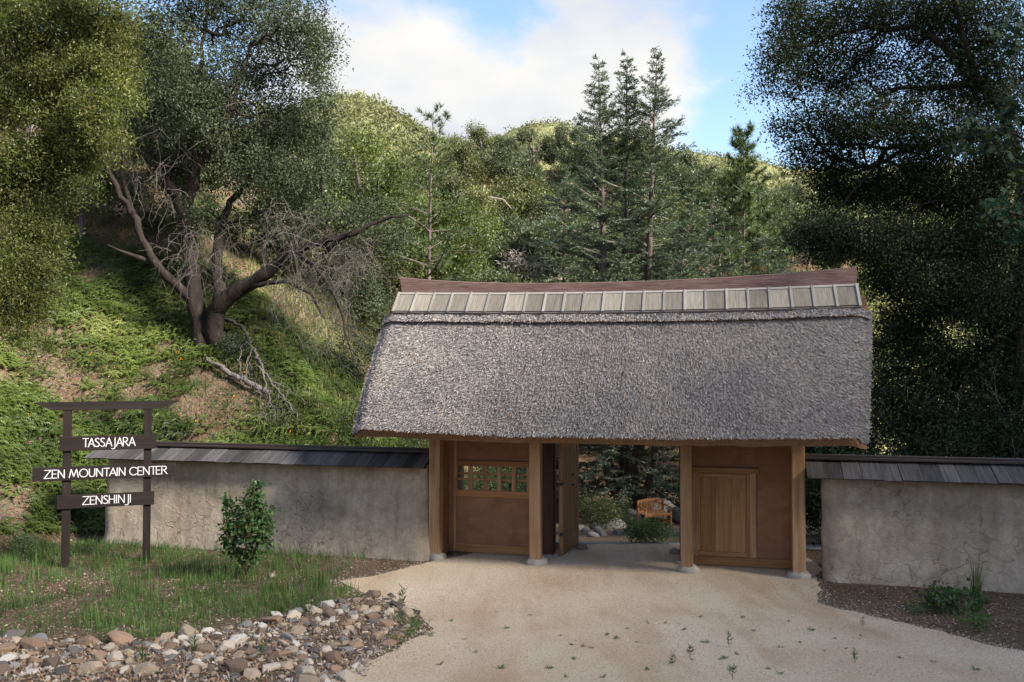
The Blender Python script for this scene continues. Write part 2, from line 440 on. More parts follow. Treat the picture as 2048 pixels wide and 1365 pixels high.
surfB = hill('hill', 'distant green ridge closing the valley behind the conifers', crest_px([(880, 330), (980, 285), (1060, 252), (1110, 248), (1180, 262), (1330, 292), (1400, 304), (1480, 322), (1560, 332), (1700, 345), (1900, 330), (2150, 300)], 420.), 150, 0, M_FAR, seed=25, rough=1.0)
surfC = hill('hill', 'steep wooded hillside with bare russet ground between the oaks', crest_px([(760, 500), (830, 440), (890, 375), (960, 335), (1050, 335), (1140, 335), (1240, 360), (1340, 400), (1450, 430), (1580, 460), (1700, 490)], 100.), 46, -3, M_MID, seed=31, rough=0.5, power=1.0)
surfD = hill('hill', 'bright grassy slope beyond the big dark oak', crest_px([(1450, 420), (1560, 370), (1700, 352), (1850, 372), (2000, 380), (2250, 330)], 150.), 60, -3, M_FAR, seed=35, rough=0.6, power=1.0)
# unseen hill added behind and right of the viewer, shaped to shade the gate
hx, hy = np.array(SUN_H) / np.hypot(*SUN_H); ZB, TB = 0.0, 10.6
M_SHADE_HILL = scrub_mat('shade_hill_scrub', (0.02, 0.03, 0.012), (0.05, 0.06, 0.025), (0.12, 0.11, 0.06), 0.5)
qs = np.linspace(-75, 60, 60); ts = np.linspace(-130, -16, 44)
A, B = np.meshgrid(qs, ts, indexing='ij')
CT = -72.0; CZ = ZB + (TB - CT) * tan(SUN_EL)
zc = np.where(B > CT, CZ * sstep(-16, CT, B) ** 0.85, CZ * (1 - 0.5 * (CT - B) / 60))
zc = zc * np.minimum(sstep(-75, -52, A), sstep(60, 42, A)) + 1.5 * vnoise(A * 0.12, B * 0.12, 41)
P = np.stack([B * hx - A * hy * -1.0 * 1.0, B * hy + A * -hx, zc], -1)
P[..., 0] = B * hx + A * hy; P[..., 1] = B * hy - A * hx
n, m = A.shape
i, j = np.meshgrid(np.arange(n - 1), np.arange(m - 1), indexing='ij')
Q = np.stack([i * m + j, (i + 1) * m + j, (i + 1) * m + j + 1, i * m + j + 1], -1).reshape(-1, 4)
tag(mesh_obj('hill', P, Q, None, M_SHADE_HILL, smooth=True), 'unseen scrubby hill added to shade the gate', 'hill', kind='structure')

# ------------------------------------------------------------------ boundary walls
GA = radians(12.8)
GO = np.array([-1.521, 16.239, 0.0])
GU, GV = np.array([cos(GA), -sin(GA), 0]), np.array([sin(GA), cos(GA), 0])
def gl(u, v, z=0.0): return GO + u * GU + v * GV + np.array([0, 0, z])

def plaster(name, base, dark, pale, crack=1.0):
    t = NT(name); v = t.coords()
    n1 = t.noise(v, 1.1, 6, 0.6, 0.3); n2 = t.noise(v, 7, 6, 0.7, 0.8); n3 = t.noise(v, 40, 4, 0.7)
    ns = t.noise(t.coords((5, 5, 0.7)), 1.0, 4, 0.6)
    vo = t.n('ShaderNodeTexVoronoi', feature='DISTANCE_TO_EDGE'); vo.inputs['Scale'].default_value = 4.2
    dv = t.n('ShaderNodeVectorMath', operation='ADD'); nn = t.n('ShaderNodeTexNoise'); t.l(v, nn.inputs['Vector']); nn.inputs['Scale'].default_value = 3
    sc = t.n('ShaderNodeVectorMath', operation='SCALE'); t.l(nn.outputs['Color'], sc.inputs[0]); sc.inputs['Scale'].default_value = 0.35
    t.l(v, dv.inputs[0]); t.l(sc.outputs[0], dv.inputs[1]); t.l(dv.outputs[0], vo.inputs['Vector'])
    cr = t.ramp(vo.outputs['Distance'], [(0.0, (0, 0, 0)), (0.035, (1, 1, 1))])
    c = t.ramp(n1, [(0.30, dark), (0.52, base), (0.74, pale)])
    c = t.mix(t.ramp(n2, [(0.36, (0.6,) * 3), (0.62, (0, 0, 0))]), c, t.mix(1.0, c, (0.55, 0.55, 0.57), 'MULTIPLY'))
    c = t.mix(t.ramp(ns, [(0.48, (0, 0, 0)), (0.72, (0.7,) * 3)]), c, t.mix(1.0, c, (0.72, 0.66, 0.58), 'MULTIPLY'))
    # cracking shows in patches only
    msk = t.ramp(t.noise(v, 0.7, 2), [(0.45, (0, 0, 0)), (0.6, (0.75 * crack,) * 3)])
    inv = t.math('MULTIPLY', t.math('SUBTRACT', 1.0, cr), msk)
    c = t.mix(inv, c, t.mix(1.0, c, (0.42, 0.38, 0.34), 'MULTIPLY'))
    nb = t.bump(n3, 0.35, 0.01, t.bump(n2, 0.5, 0.035, t.bump(t.math('SUBTRACT', 1.0, inv), 0.35, 0.02)))
    return t.done(c, 0.95, nb, 0.1)
M_WALL = plaster('weathered_plaster', (0.47, 0.40, 0.32), (0.33, 0.285, 0.23), (0.58, 0.50, 0.405))
M_SHINGLE = wood_mat('grey_shingle', (0.045, 0.042, 0.043), (0.09, 0.086, 0.088), (0.145, 0.14, 0.143), 'Y', 2.5, 0.65, 0.2, tone=(0.55, 1.35))
M_CAPDARK = wood_mat('dark_cap_board', (0.035, 0.027, 0.025), (0.06, 0.046, 0.042), (0.11, 0.095, 0.095), 'X', 1.0, 0.5, 0.35)

def boundary_wall(label, origin, rz, length, zr, ze, z0, flare_start, sh, seed):
    """origin: ground point under the ridge at the wall's left end, x runs along the wall to the right, y to the back"""
    root = empty('garden_wall', tuple(origin), rz)
    tag(root, label, 'wall', 'plastered walls beside the gate', 'thing')
    r = np.random.default_rng(seed)
    nx, nz = int(length / 0.09), 24
    hw = 0.27
    # perimeter section sweeps round the body: front, end caps rounded
    def sec(z):   # thickness and flare with height
        k = (z - z0) / (ze - z0)
        return 0.12 * np.clip(1 - k, 0, 1) ** 2.2
    per = []
    R = 0.22
    for x in np.linspace(R, length - R, nx): per.append((x, -hw, 0, -1))
    for th in np.linspace(-pi / 2, 0, 7)[1:]: per.append((length - R + R * cos(th), -hw + R + R * sin(th), cos(th), sin(th)))
    for x in np.linspace(length - R, R, nx // 3): per.append((x, hw, 0, 1))
    for th in np.linspace(pi, 1.5 * pi, 7)[:-1]: per.append((R + R * cos(th), -hw + R + R * sin(th), cos(th), sin(th)))
    per = np.array(per); zs = np.linspace(z0, ze + 0.04, nz)
    V = []
    for z in zs:
        fl = sec(z)
        nd = 0.035 * vnoise(per[:, 0] * 1.3 + seed, np.full(len(per), z * 1.4), seed) + 0.03 * vnoise(per[:, 0] * 4 + seed, np.full(len(per), z * 4.0), seed + 1)
        V.append(np.stack([per[:, 0] + per[:, 2] * (fl * flare_start + nd), per[:, 1] + per[:, 3] * (fl + nd), np.full(len(per), z)], -1))
    V = np.vstack(V); n = len(per)
    i, j = np.meshgrid(np.arange(nz - 1), np.arange(n), indexing='ij'); j2 = (j + 1) % n
    Q = np.stack([i * n + j, i * n + j2, (i + 1) * n + j2, (i + 1) * n + j], -1).reshape(-1, 4)
    mesh_obj('wall_body', V, Q, None, M_WALL, root, smooth=True)
    # sloping shingles front and back, each its own piece
    x0, x1 = -0.28, length + 0.02
    ov = 0.50
    sl = atan2(zr - ze - 0.05, ov)
    L = hypot_ = sqrt((zr - ze - 0.05) ** 2 + ov ** 2) + 0.02
    MB().box(x0 + 0.05, x1 - 0.05, -ov + 0.16, ov - 0.16, ze - 0.015, ze + 0.03).build('cap_base', M_CAPDARK, root)
    rf = empty('wall_roof', (0, 0, 0)); rf.parent = root
    for side in (-1, 1):
        x = x0
        while x < x1 - 0.03:
            wd = min(sh * r.uniform(0.75, 1.3), x1 - x)
            th = r.uniform(0.012, 0.018)
            o = MB().box(0.004, wd - 0.004, -L - r.uniform(0, 0.012), 0.0, 0, th).build('shingle', M_SHINGLE, rf)
            lift = r.uniform(0.0, 0.010)
            o.location = (x, 0.0, zr - 0.035 + lift)
            o.rotation_euler = (sl + r.uniform(-0.004, 0.004), 0, 0) if side < 0 else (sl, 0, pi)
            if side > 0: o.location.x = x + wd
            x += wd
    MB().box(x0, x1, -0.10, 0.10, zr - 0.012, zr + 0.035).build('cap_board', M_CAPDARK, root, bevel=0.006)
    MB().box(x0 - 0.01, x1 + 0.01, -0.055, 0.055, zr + 0.036, zr + 0.075).build('ridge_cap', M_CAPDARK, root, bevel=0.006)
    return root
WA = radians(14.0)
wdir = np.array([cos(WA), -sin(WA), 0])
lend = gl(-0.08, 0.22)
ll = 7.15
lo = lend - wdir * ll
boundary_wall('long grey plastered garden wall with shingle cap behind the dark wooden sign', (lo[0], lo[1], 0), -WA, ll, 2.02, 1.75, -0.45, 1.3, 0.30, 3)
ro = gl(7.03, 0.27)
boundary_wall('grey plastered garden wall with shingle cap below the dark oak', (ro[0], ro[1], 0), -radians(13.5), 6.0, 2.06, 1.76, -0.3, 0.35, 0.27, 5)

# ------------------------------------------------------------------ the thatched gate
gate = empty('thatched_gate', tuple(GO), -GA)
tag(gate, 'thatched wooden gatehouse with open double doors and a weathered ridge beam', 'gatehouse')
M_POST = wood_mat('oiled_post_wood', (0.24, 0.135, 0.07), (0.42, 0.26, 0.145), (0.56, 0.38, 0.235), 'Z', 1.3, 0.5, 0.3)
M_RAIL = wood_mat('oiled_rail_wood', (0.25, 0.12, 0.05), (0.37, 0.195, 0.085), (0.47, 0.265, 0.13), 'X', 1.0, 0.5, 0.3)
M_DOORW = wood_mat('door_plank_wood', (0.22, 0.11, 0.04), (0.36, 0.195, 0.08), (0.47, 0.28, 0.13), 'Z', 1.3, 0.45, 0.35)
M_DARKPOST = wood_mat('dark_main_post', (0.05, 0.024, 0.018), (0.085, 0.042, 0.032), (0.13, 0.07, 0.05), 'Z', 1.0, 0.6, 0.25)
M_IRON = NT('black_iron').done((0.015, 0.014, 0.014), 0.5, None, 0.5)
t = NT('earth_plaster'); v = t.coords(); n1 = t.noise(v, 1.8, 5, 0.6, 0.5); n2 = t.noise(v, 60, 3, 0.7)
ns = t.noise(t.coords((1.2, 1.2, 4)), 2.2, 4, 0.6)
c = t.ramp(n1, [(0.3, (0.20, 0.105, 0.065)), (0.7, (0.30, 0.165, 0.105))])
c = t.mix(t.ramp(ns, [(0.54, (0, 0, 0)), (0.72, (0.38,) * 3)]), c, (0.38, 0.27, 0.22))
M_EARTH = t.done(c, 0.9, t.bump(n2, 0.25, 0.004), 0.15)
t = NT('footing_granite'); v = t.coords(); n1 = t.noise(v, 5, 5, 0.6); n2 = t.noise(v, 60, 4, 0.8)
c = t.mix(t.math('MULTIPLY', n2, 0.6), t.ramp(n1, [(0.3, (0.30, 0.265, 0.22)), (0.7, (0.50, 0.47, 0.42))]), (0.15, 0.13, 0.11))
M_FOOT = t.done(c, 0.9, t.bump(n2, 0.4, 0.01), 0.2)

def dome_stone(r, h, seed, sq=0.35):
    q = np.random.default_rng(seed); m = 18
    th = np.arange(m) * 2 * pi / m
    V = [(0, 0, h)]; T, Q = [], []
    rings = [(0.62, 0.97), (0.86, 0.85), (1.0, 0.5), (1.03, 0.0), (1.0, -0.6)]
    rad = 1 + 0.12 * np.sin(2 * th + q.uniform(0, 6)) + 0.08 * np.sin(3 * th + q.uniform(0, 6)) + q.normal(0, 0.03, m)
    for rr, hh in rings:
        for k in range(m): V.append((r * rr * rad[k] * cos(th[k]), r * rr * rad[k] * sin(th[k]) * (1 - sq), h * hh * (1 + q.normal(0, 0.10))))
    for k in range(m): T.append((0, 1 + k, 1 + (k + 1) % m))
    for g in range(len(rings) - 1):
        for k in range(m): Q.append((1 + g * m + k, 1 + (g + 1) * m + k, 1 + (g + 1) * m + (k + 1) % m, 1 + g * m + (k + 1) % m))
    return np.array(V), Q, T

PU = [0.042, 1.985, 4.728, 6.628]
PH = 0.1075
for k, u in enumerate(PU):
    for v0, hh in ((0.02, 2.78), (1.50, 2.78)):
        p = MB().box(-PH, PH, 0, 0.21, 0.055, hh).build('post', M_POST, gate, bevel=0.014)
        p.location = (u, v0, 0)
        V, Q, T = dome_stone(0.20, 0.125, 50 + k + int(v0 * 10), 0.25)
        f = mesh_obj('footing_stone', V, Q, T, M_FOOT, gate, smooth=True)
        f.location = (u + 0.02, v0 + 0.09, 0.005)
# main posts the leaves hang from
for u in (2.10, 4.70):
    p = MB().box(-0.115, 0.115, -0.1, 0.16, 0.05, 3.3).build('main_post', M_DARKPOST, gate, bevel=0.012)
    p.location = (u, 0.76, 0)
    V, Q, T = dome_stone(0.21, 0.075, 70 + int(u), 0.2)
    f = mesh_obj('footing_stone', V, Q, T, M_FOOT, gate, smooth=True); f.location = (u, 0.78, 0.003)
WV = 0.70
def rail(u0, u1, z0, z1, v0=WV - 0.03, v1=WV + 0.06, mat=None, name='rail', parent=gate):
    o = MB().box(-(u1 - u0) / 2, (u1 - u0) / 2, 0, v1 - v0, 0, z1 - z0).build(name, mat or M_RAIL, parent, bevel=0.005)
    o.location = ((u0 + u1) / 2, v0, z0); return o
def stile(u0, u1, z0, z1, v0=WV - 0.032, v1=WV + 0.06, mat=None, name='stile', parent=gate):
    return rail(u0, u1, z0, z1, v0, v1, mat or M_POST, name, parent)
def panel(u0, u1, z0, z1, v0=WV, v1=WV + 0.04, name='plaster_panel'):
    return rail(u0, u1, z0, z1, v0, v1, M_EARTH, name)
# bay with the lattice window
stile(0.235, 0.285, 0.05, 3.0)
rail(0.285, 1.985, 0.045, 0.205)
panel(0.285, 1.985, 0.205, 1.12)
rail(0.285, 1.985, 1.12, 1.245)
rail(0.285, 1.985, 1.715, 1.825)
panel(0.285, 1.985, 1.825, 3.0)
win = empty('lattice_window', (0, 0, 0)); win.parent = gate
for u in (0.566, 0.858, 1.147, 1.441, 1.74):
    rail(u - 0.043, u + 0.043, 1.245, 1.715, WV - 0.015, WV + 0.035, M_POST, 'window_bar', win)
for z in (1.452, 1.566):
    rail(0.285, 1.985, z - 0.02, z + 0.02, WV + 0.037, WV + 0.065, M_RAIL, 'window_slat', win)
# side cheeks of both bays
for u, s in ((0.10, 1), (6.66, -1)):
    def cheek(z0, z1, v0, v1, mat, name, th=0.09):
        o = MB().box(-th / 2, th / 2, -(v1 - v0) / 2, (v1 - v0) / 2, 0, z1 - z0).build(name, mat, gate, bevel=0.004)
        o.location = (u, (v0 + v1) / 2, z0)
    cheek(0.045, 0.205, 0.232, 0.668, M_RAIL, 'bottom_rail')
    cheek(0.205, 3.0, 0.232, 0.668, M_EARTH, 'plaster_panel', 0.075)
    cheek(0.045, 0.205, 0.762, 1.498, M_RAIL, 'bottom_rail')
    cheek(0.205, 3.0, 0.762, 1.498, M_EARTH, 'plaster_panel', 0.075)
rail(0.055, 0.233, 0.05, 3.0, WV - 0.03, WV + 0.06, M_EARTH, 'plaster_panel')
# bay with the wicket door
rail(4.74, 6.56, 0.03, 0.185)
panel(5.958, 6.56, 0.185, 3.0)
panel(4.74, 5.958, 1.812, 3.0)
stile(6.562, 6.70, 0.03, 3.0)
stile(4.74, 4.925, 0.187, 1.708)
stile(5.842, 5.956, 0.187, 1.708)
rail(4.80, 6.005, 1.710, 1.81, WV - 0.05, WV + 0.06, M_RAIL, 'door_head')
wk = empty('wicket_door', (0, 0, 0)); wk.parent = gate
rail(4.93, 5.79, 0.195, 0.275, WV - 0.045, WV + 0.03, M_RAIL, 'door_rail', wk)
rail(4.93, 5.79, 1.63, 1.70, WV - 0.045, WV + 0.03, M_RAIL, 'door_rail', wk)
stile(4.93, 4.965, 0.276, 1.629, WV - 0.045, WV + 0.03, M_DOORW, 'door_stile', wk)
stile(5.765, 5.79, 0.276, 1.629, WV - 0.045, WV + 0.03, M_DOORW, 'door_stile', wk)
stile(5.795, 5.838, 0.19, 1.70, WV - 0.035, WV + 0.03, M_DOORW, 'door_stop', wk)
for a, b_ in ((4.967, 5.232), (5.234, 5.523), (5.525, 5.763)):
    stile(a, b_, 0.277, 1.628, WV - 0.028, WV + 0.02, M_DOORW, 'door_plank', wk)
# open double-door leaves, folded back
def door_leaf(u, v, ang, s):
    lf = empty('door_leaf', (u, v, 0)); lf.parent = gate; lf.rotation_euler = (0, 0, ang)
    W, T0 = 1.13, 0.075
    def bx(x0, x1, y0, y1, z0, z1, mat, name):
        o = MB().box(-(x1 - x0) / 2, (x1 - x0) / 2, -(y1 - y0) / 2, (y1 - y0) / 2, 0, z1 - z0).build(name, mat, lf, bevel=0.004)
        o.location = ((x0 + x1) / 2, (y0 + y1) / 2, z0); return o
    bx(0, 0.10, -T0 / 2, T0 / 2, 0.05, 2.62, M_POST, 'door_stile')
    bx(W - 0.09, W, -T0 / 2, T0 / 2, 0.05, 2.62, M_POST, 'door_stile')
    bx(0.10, W - 0.09, -T0 / 2, T0 / 2, 0.05, 0.30, M_RAIL, 'door_rail')
    bx(0.10, W - 0.09, -T0 / 2, T0 / 2, 2.45, 2.62, M_RAIL, 'door_rail')
    bx(0.10, W - 0.09, -0.022, 0.022, 0.30, 2.45, M_DOORW, 'door_panel')
    for z in (0.42, 1.38, 2.2): bx(-0.10, 0.055, -0.05, -0.01, z, z + 0.05, M_IRON, 'hinge')
    for z in (1.30, 1.50):
        b_ = MB().tube([(0, 0, 0), (0, s * 0.02, 0), (0, s * 0.045, 0)], [0.02, 0.02, 0.005], 8).build('bolt_head', M_IRON, lf)
        b_.location = (W * 0.62, s * 0.02, z)
door_leaf(2.33, 0.82, radians(82), -1)
door_leaf(4.66, 0.98, radians(88), 1)
# long timbers under the thatch
for v0, z0 in ((0.03, 2.78), (1.5, 2.78)):
    o = MB().box(-4.0, 4.0, 0, 0.2, 0, 0.2).build('eave_beam', M_RAIL, gate, bevel=0.01); o.location = (3.34, v0, z0)
o = MB().box(-3.5, 3.5, 0, 0.26, 0, 0.26).build('lintel_beam', M_RAIL, gate, bevel=0.01); o.location = (3.34, WV - 0.10, 3.0)

# thatch body
EU = np.array([-1.17, 0.2, 2.5, 4.76, 6.55, 7.57]); EZ = np.array([2.43, 2.37, 2.352, 2.364, 2.388, 2.425])
TU = np.array([-1.06, 1.2, 3.6, 5.85, 7.86]); TZ = np.array([4.655, 4.61, 4.59, 4.605, 4.645])
def smooth_interp(x, xs, ys):
    c = np.polyfit(xs, ys, 3); return np.polyval(c, x)
VE, VT = -1.0, 0.25
def thatch(s, q):
    """s across (0..1), q from the top (0) to the eave (1) of the front slope"""
    u = (TU[0] + (TU[-1] - TU[0]) * s) * (1 - q) + (EU[0] + (EU[-1] - EU[0]) * s) * q
    zt = smooth_interp(TU[0] + (TU[-1] - TU[0]) * s, TU, TZ); ze = smooth_interp(EU[0] + (EU[-1] - EU[0]) * s, EU, EZ) + 0.10
    bow = 0.07 * np.sin(pi * q)
    rnd_ = -0.13 * (sstep(0.035, 0, s) + sstep(0.965, 1, s)) ** 1.5
    v = VT + (VE - VT) * q; z = zt + (ze - zt) * q
    n = np.array([-0.87, 0.49]); k = bow + rnd_ + 0.03 * vnoise(u * 1.1, q * 3, 61) + 0.02 * vnoise(u * 4, q * 10, 62)
    return np.stack([u, v + n[0] * k, z + n[1] * k], -1)
ss, qq = np.linspace(0, 1, 90), np.linspace(0, 1, 26)
A, B = np.meshgrid(ss, qq, indexing='ij')
fr = thatch(A, B)
def close(s):
    lip = thatch(s, np.ones_like(s)); u = lip[:, 0]; e = lip[:, 2] - 0.115 + 0.02 * vnoise(u * 5, u * 0, 64)
    mk = lambda v, z: np.stack([u, np.full_like(u, v), z], -1)
    back = lambda p: np.stack([p[:, 0], 1.4 - p[:, 1], p[:, 2]], -1)
    a = mk(-0.955, e); b_ = mk(-0.62, e + 0.20); c_ = mk(0.7, e + 2.0)
    return [a, b_, c_, back(b_), back(a), back(lip), back(thatch(s, np.zeros_like(s)))]
secs = [fr[:, k] for k in range(fr.shape[1])] + close(ss)
top = thatch(ss, np.zeros_like(ss)); top[:, 1] = 0.7; top[:, 2] += 0.35
secs = secs + [top]
G = np.stack(secs, 1); n, m = G.shape[:2]
i, j = np.meshgrid(np.arange(n - 1), np.arange(m), indexing='ij'); j2 = (j + 1) % m
Q = np.stack([i * m + j, i * m + j2, (i + 1) * m + j2, (i + 1) * m + j], -1).reshape(-1, 4)
V = G.reshape(-1, 3)
cen0, cen1 = G[0].mean(0), G[-1].mean(0); nv = len(V)
V = np.vstack([V, cen0, cen1])
jj = np.arange(m); j3 = (jj + 1) % m
T = np.vstack([np.stack([np.full(m, nv), j3, jj], -1), np.stack([np.full(m, nv + 1), (n - 1) * m + jj, (n - 1) * m + j3], -1)])
t = NT('thatch_core'); v = t.coords((1, 1, 1)); n1 = t.noise(v, 45, 4, 0.8); n2 = t.noise(v, 1.2, 4)
c = t.ramp(n1, [(0.3, (0.10, 0.058, 0.034)), (0.6, (0.25, 0.145, 0.08)), (0.8, (0.38, 0.235, 0.13))])
M_TCORE = t.done(c, 0.95, t.bump(n1, 0.8, 0.03), 0.05)
tb_ = mesh_obj('thatch_body', V, Q, T, M_TCORE, gate)
t = NT('weathered_reed'); r_ = t.attr(); v = t.coords()
c = t.ramp(r_, [(0.0, (0.08, 0.066, 0.06)), (0.35, (0.25, 0.222, 0.212)), (0.7, (0.42, 0.378, 0.36)), (0.93, (0.58, 0.53, 0.48)), (1.0, (0.55, 0.36, 0.18))])
blot = t.noise(v, 0.9, 4, 0.6); blot2 = t.noise(t.coords((1.6, 1, 1)), 3.5, 4, 0.7)
c = t.mix(t.ramp(blot, [(0.38, (0.75,) * 3), (0.6, (0, 0, 0))]), c, t.mix(1.0, c, (0.70, 0.73, 0.80), 'MULTIPLY'))
c = t.mix(t.ramp(blot2, [(0.55, (0, 0, 0)), (0.72, (0.5,) * 3)]), c, t.mix(1.0, c, (1.18, 1.06, 0.94), 'MULTIPLY'))
M_REED = t.done(c, 0.85, None, 0.15)
def reeds(mb, N, s0, s1, q0, q1, lo, hi, wd, lift, out=0.45):
    s = rng.uniform(s0, s1, N); q = rng.uniform(q0, q1, N)
    P = thatch(s, q)
    D = np.array([0, -0.49, -0.87]); Nn = np.array([0, -0.87, 0.49]); U = np.array([1., 0, 0])
    k = (s - 0.5) * 2
    d = unit(D * 0.75 + Nn * (out + rng.normal(0, 0.10, (N, 1))) + U * ((np.sign(k) * np.abs(k) ** 1.4)[:, None] * 0.75 + rng.normal(0, 0.16, (N, 1))) + rng.normal(0, 0.08, (N, 3)))
    L = rng.uniform(lo, hi, (N, 1)); W = rng.uniform(0.6, 1.25, (N, 1)) * wd
    side = unit(np.cross(d, Nn) + rng.normal(0, 0.25, (N, 3)))
    P = P + Nn * lift - d * L * 0.5
    mb.scatter([(-0.5, 0, 0), (0.5, 0, 0), (0.42, 1, 0), (-0.42, 1, 0)], [(0, 1, 2, 3)], None, P, side * W, d * L, np.zeros((N, 3)), np.clip(rng.beta(1.25, 1.35, N), 0, 0.95) + (rng.random(N) > 0.985) * 0.2)
mb = MB(); reeds(mb, 185000, 0.0, 1.0, 0.035, 0.985, 0.07, 0.19, 0.0095, 0.008, 0.34)
for s0, s1 in ((0, 0.012), (0.988, 1.0)): reeds(mb, 3500, s0, s1, 0.0, 1.0, 0.08, 0.17, 0.012, 0.0)
rd = mb.build('thatch_reeds', M_REED, gate); rd['kind'] = 'stuff'
# upper course of thatch, lying over the first with a dark lip
A, B = np.meshgrid(ss, np.array([-0.03, 0.0, 0.03, 0.058, 0.066, 0.066]), indexing='ij')
cp = thatch(A, B); offs = np.array([0.07, 0.085, 0.09, 0.085, 0.06, -0.03])
cp[..., 1] += -0.87 * offs; cp[..., 2] += 0.49 * offs + 0.012 * vnoise(A * 60, B * 0, 66) * (B > 0.05)
n, m = A.shape
i, j = np.meshgrid(np.arange(n - 1), np.arange(m - 1), indexing='ij')
Q = np.stack([i * m + j, i * m + j + 1, (i + 1) * m + j + 1, (i + 1) * m + j], -1).reshape(-1, 4)
mesh_obj('thatch_cap', cp, Q, None, M_TCORE, gate)
mb = MB(); reeds(mb, 9000, 0.0, 1.0, -0.01, 0.058, 0.08, 0.15, 0.015, 0.088, 0.25)
rd = mb.build('thatch_cap_reeds', M_REED, gate); rd['kind'] = 'stuff'

# ridge: boards, battens and the saddle-curved beam
M_RPANEL = wood_mat('silvered_board', (0.16, 0.135, 0.105), (0.27, 0.245, 0.21), (0.36, 0.335, 0.30), 'Y', 5.0, 0.75, 0.1, tone=(0.72, 1.2))
M_RBATTEN = wood_mat('silvered_batten', (0.22, 0.205, 0.19), (0.32, 0.30, 0.28), (0.42, 0.40, 0.38), 'Y', 2.0, 0.65, 0.25)
M_RSTRIP = wood_mat('silvered_strip', (0.22, 0.20, 0.185), (0.32, 0.295, 0.27), (0.42, 0.40, 0.37), 'X', 2.0, 0.65, 0.25)
M_RBEAM = wood_mat('red_ridge_wood', (0.10, 0.058, 0.05), (0.235, 0.15, 0.13), (0.36, 0.27, 0.245), 'X', 5.0, 0.75, 0.1)
RU = np.array([-0.87, 1.27, 3.64, 5.86, 7.69]); RZB = np.array([4.70, 4.66, 4.636, 4.65, 4.676]); RZT = np.array([5.09, 5.04, 5.012, 5.042, 5.093])
zb = lambda u: smooth_interp(u, RU, RZB); zt_ = lambda u: smooth_interp(u, RU, RZT)
VB, VTOP = 0.16, 0.50
U0, U1, NP = -0.84, 7.68, 23
us = np.linspace(U0, U1, NP + 1)
slope_len = sqrt((VTOP - VB) ** 2 + 0.38 ** 2)
def on_ridge_slope(o, u, off):
    sl = atan2(float(zt_(u) - zb(u)), VTOP - VB)
    du = 0.05; tilt = atan2(float(zb(u + du) - zb(u - du)), 2 * du)
    o.location = (u, VB - sin(sl) * off, float(zb(u)) + cos(sl) * off)
    o.rotation_euler = (sl, -tilt, 0)
SL = sqrt((VTOP - VB) ** 2 + 0.385 ** 2)
pan = None
for a, b_ in zip(us[:-1], us[1:]):
    if pan is None:
        o = MB().box(-(b_ - a) / 2 + 0.012, (b_ - a) / 2 - 0.012, 0.02, SL, 0, 0.020).build('ridge_panel', M_RPANEL, gate); pan = o
    else:
        o = bpy.data.objects.new('ridge_panel', pan.data); COL.objects.link(o); o.parent = gate
    on_ridge_slope(o, (a + b_) / 2, 0.036 + rng.uniform(0, 0.004))
bat = None
for u in us:
    if bat is None: o = MB().box(-0.023, 0.023, -0.012, SL + 0.006, 0, 0.02).build('ridge_batten', M_RBATTEN, gate, bevel=0.004); bat = o
    else:
        o = bat.copy(); COL.objects.link(o)
    on_ridge_slope(o, u, 0.0605)
def ridge_strip(name, y0, y1, h0, h1, mat):
    uu = np.linspace(U0 - 0.03, U1 + 0.03, 40); mbb = MB()
    sl = np.arctan2(zt_(uu) - zb(uu), VTOP - VB)
    ring = []
    for y, h in ((y0, h0), (y1, h0), (y1, h1), (y0, h1)):
        ring.append(np.stack([uu, VB + np.cos(sl) * y - np.sin(sl) * h, zb(uu) + np.sin(sl) * y + np.cos(sl) * h], -1))
    G = np.stack(ring, 1); n, m = G.shape[:2]
    i, j = np.meshgrid(np.arange(n - 1), np.arange(m), indexing='ij'); j2 = (j + 1) % m
    Q = np.vstack([np.stack([i * m + j, i * m + j2, (i + 1) * m + j2, (i + 1) * m + j], -1).reshape(-1, 4), [(3, 2, 1, 0)], [((n - 1) * m, (n - 1) * m + 1, (n - 1) * m + 2, (n - 1) * m + 3)]])
    return mbb.add(G.reshape(-1, 3), Q).build(name, mat, gate)
ridge_strip('ridge_lower_strip', 0.0, 0.06, 0.0, 0.034, M_RSTRIP)
ridge_strip('ridge_upper_strip', SL - 0.045, SL + 0.004, 0.0602, 0.069, M_RSTRIP)
uu = np.linspace(U0, U1, 30)   # plain cover on the garden side
V = np.vstack([np.stack([uu, np.full_like(uu, 0.90), zt_(uu) + 0.02], -1), np.stack([uu, np.full_like(uu, 1.26), zb(uu) + 0.03], -1), np.stack([uu, np.full_like(uu, 1.24), zb(uu)], -1), np.stack([uu, np.full_like(uu, 0.88), zt_(uu) - 0.02], -1)])
n = len(uu); Q = []
for r0 in range(4):
    for k in range(n - 1): Q.append((r0 * n + k, r0 * n + k + 1, ((r0 + 1) % 4) * n + k + 1, ((r0 + 1) % 4) * n + k))
mesh_obj('ridge_rear_cover', V, Q, None, M_RSTRIP, gate)
BU = np.array([-0.86, -0.35, 0.17, 1.18, 2.17, 3.6, 4.98, 6.31, 7.09, 7.705]); BT = np.array([5.452, 5.397, 5.356, 5.297, 5.268, 5.266, 5.292, 5.345, 5.389, 5.44])
bt = np.polyfit(BU, BT, 4); uu = np.linspace(-0.86, 7.705, 48)
ztop = np.polyval(bt, uu); zbot = zt_(uu) + 0.012
ring = []
for v0, zf in ((0.56, 0), (0.56, 1), (0.60, 1.0), (0.84, 1.0), (0.84, 0)):
    z = zbot + (ztop - zbot) * zf - (0.012 if (v0 == 0.56 and zf == 1) else 0)
    x = uu.copy(); x[0] += 0.045 * (1 - zf); x[-1] -= 0.01 * (1 - zf)
    ring.append(np.stack([x, np.full_like(uu, v0), z], -1))
G = np.stack(ring, 1); n, m = G.shape[:2]
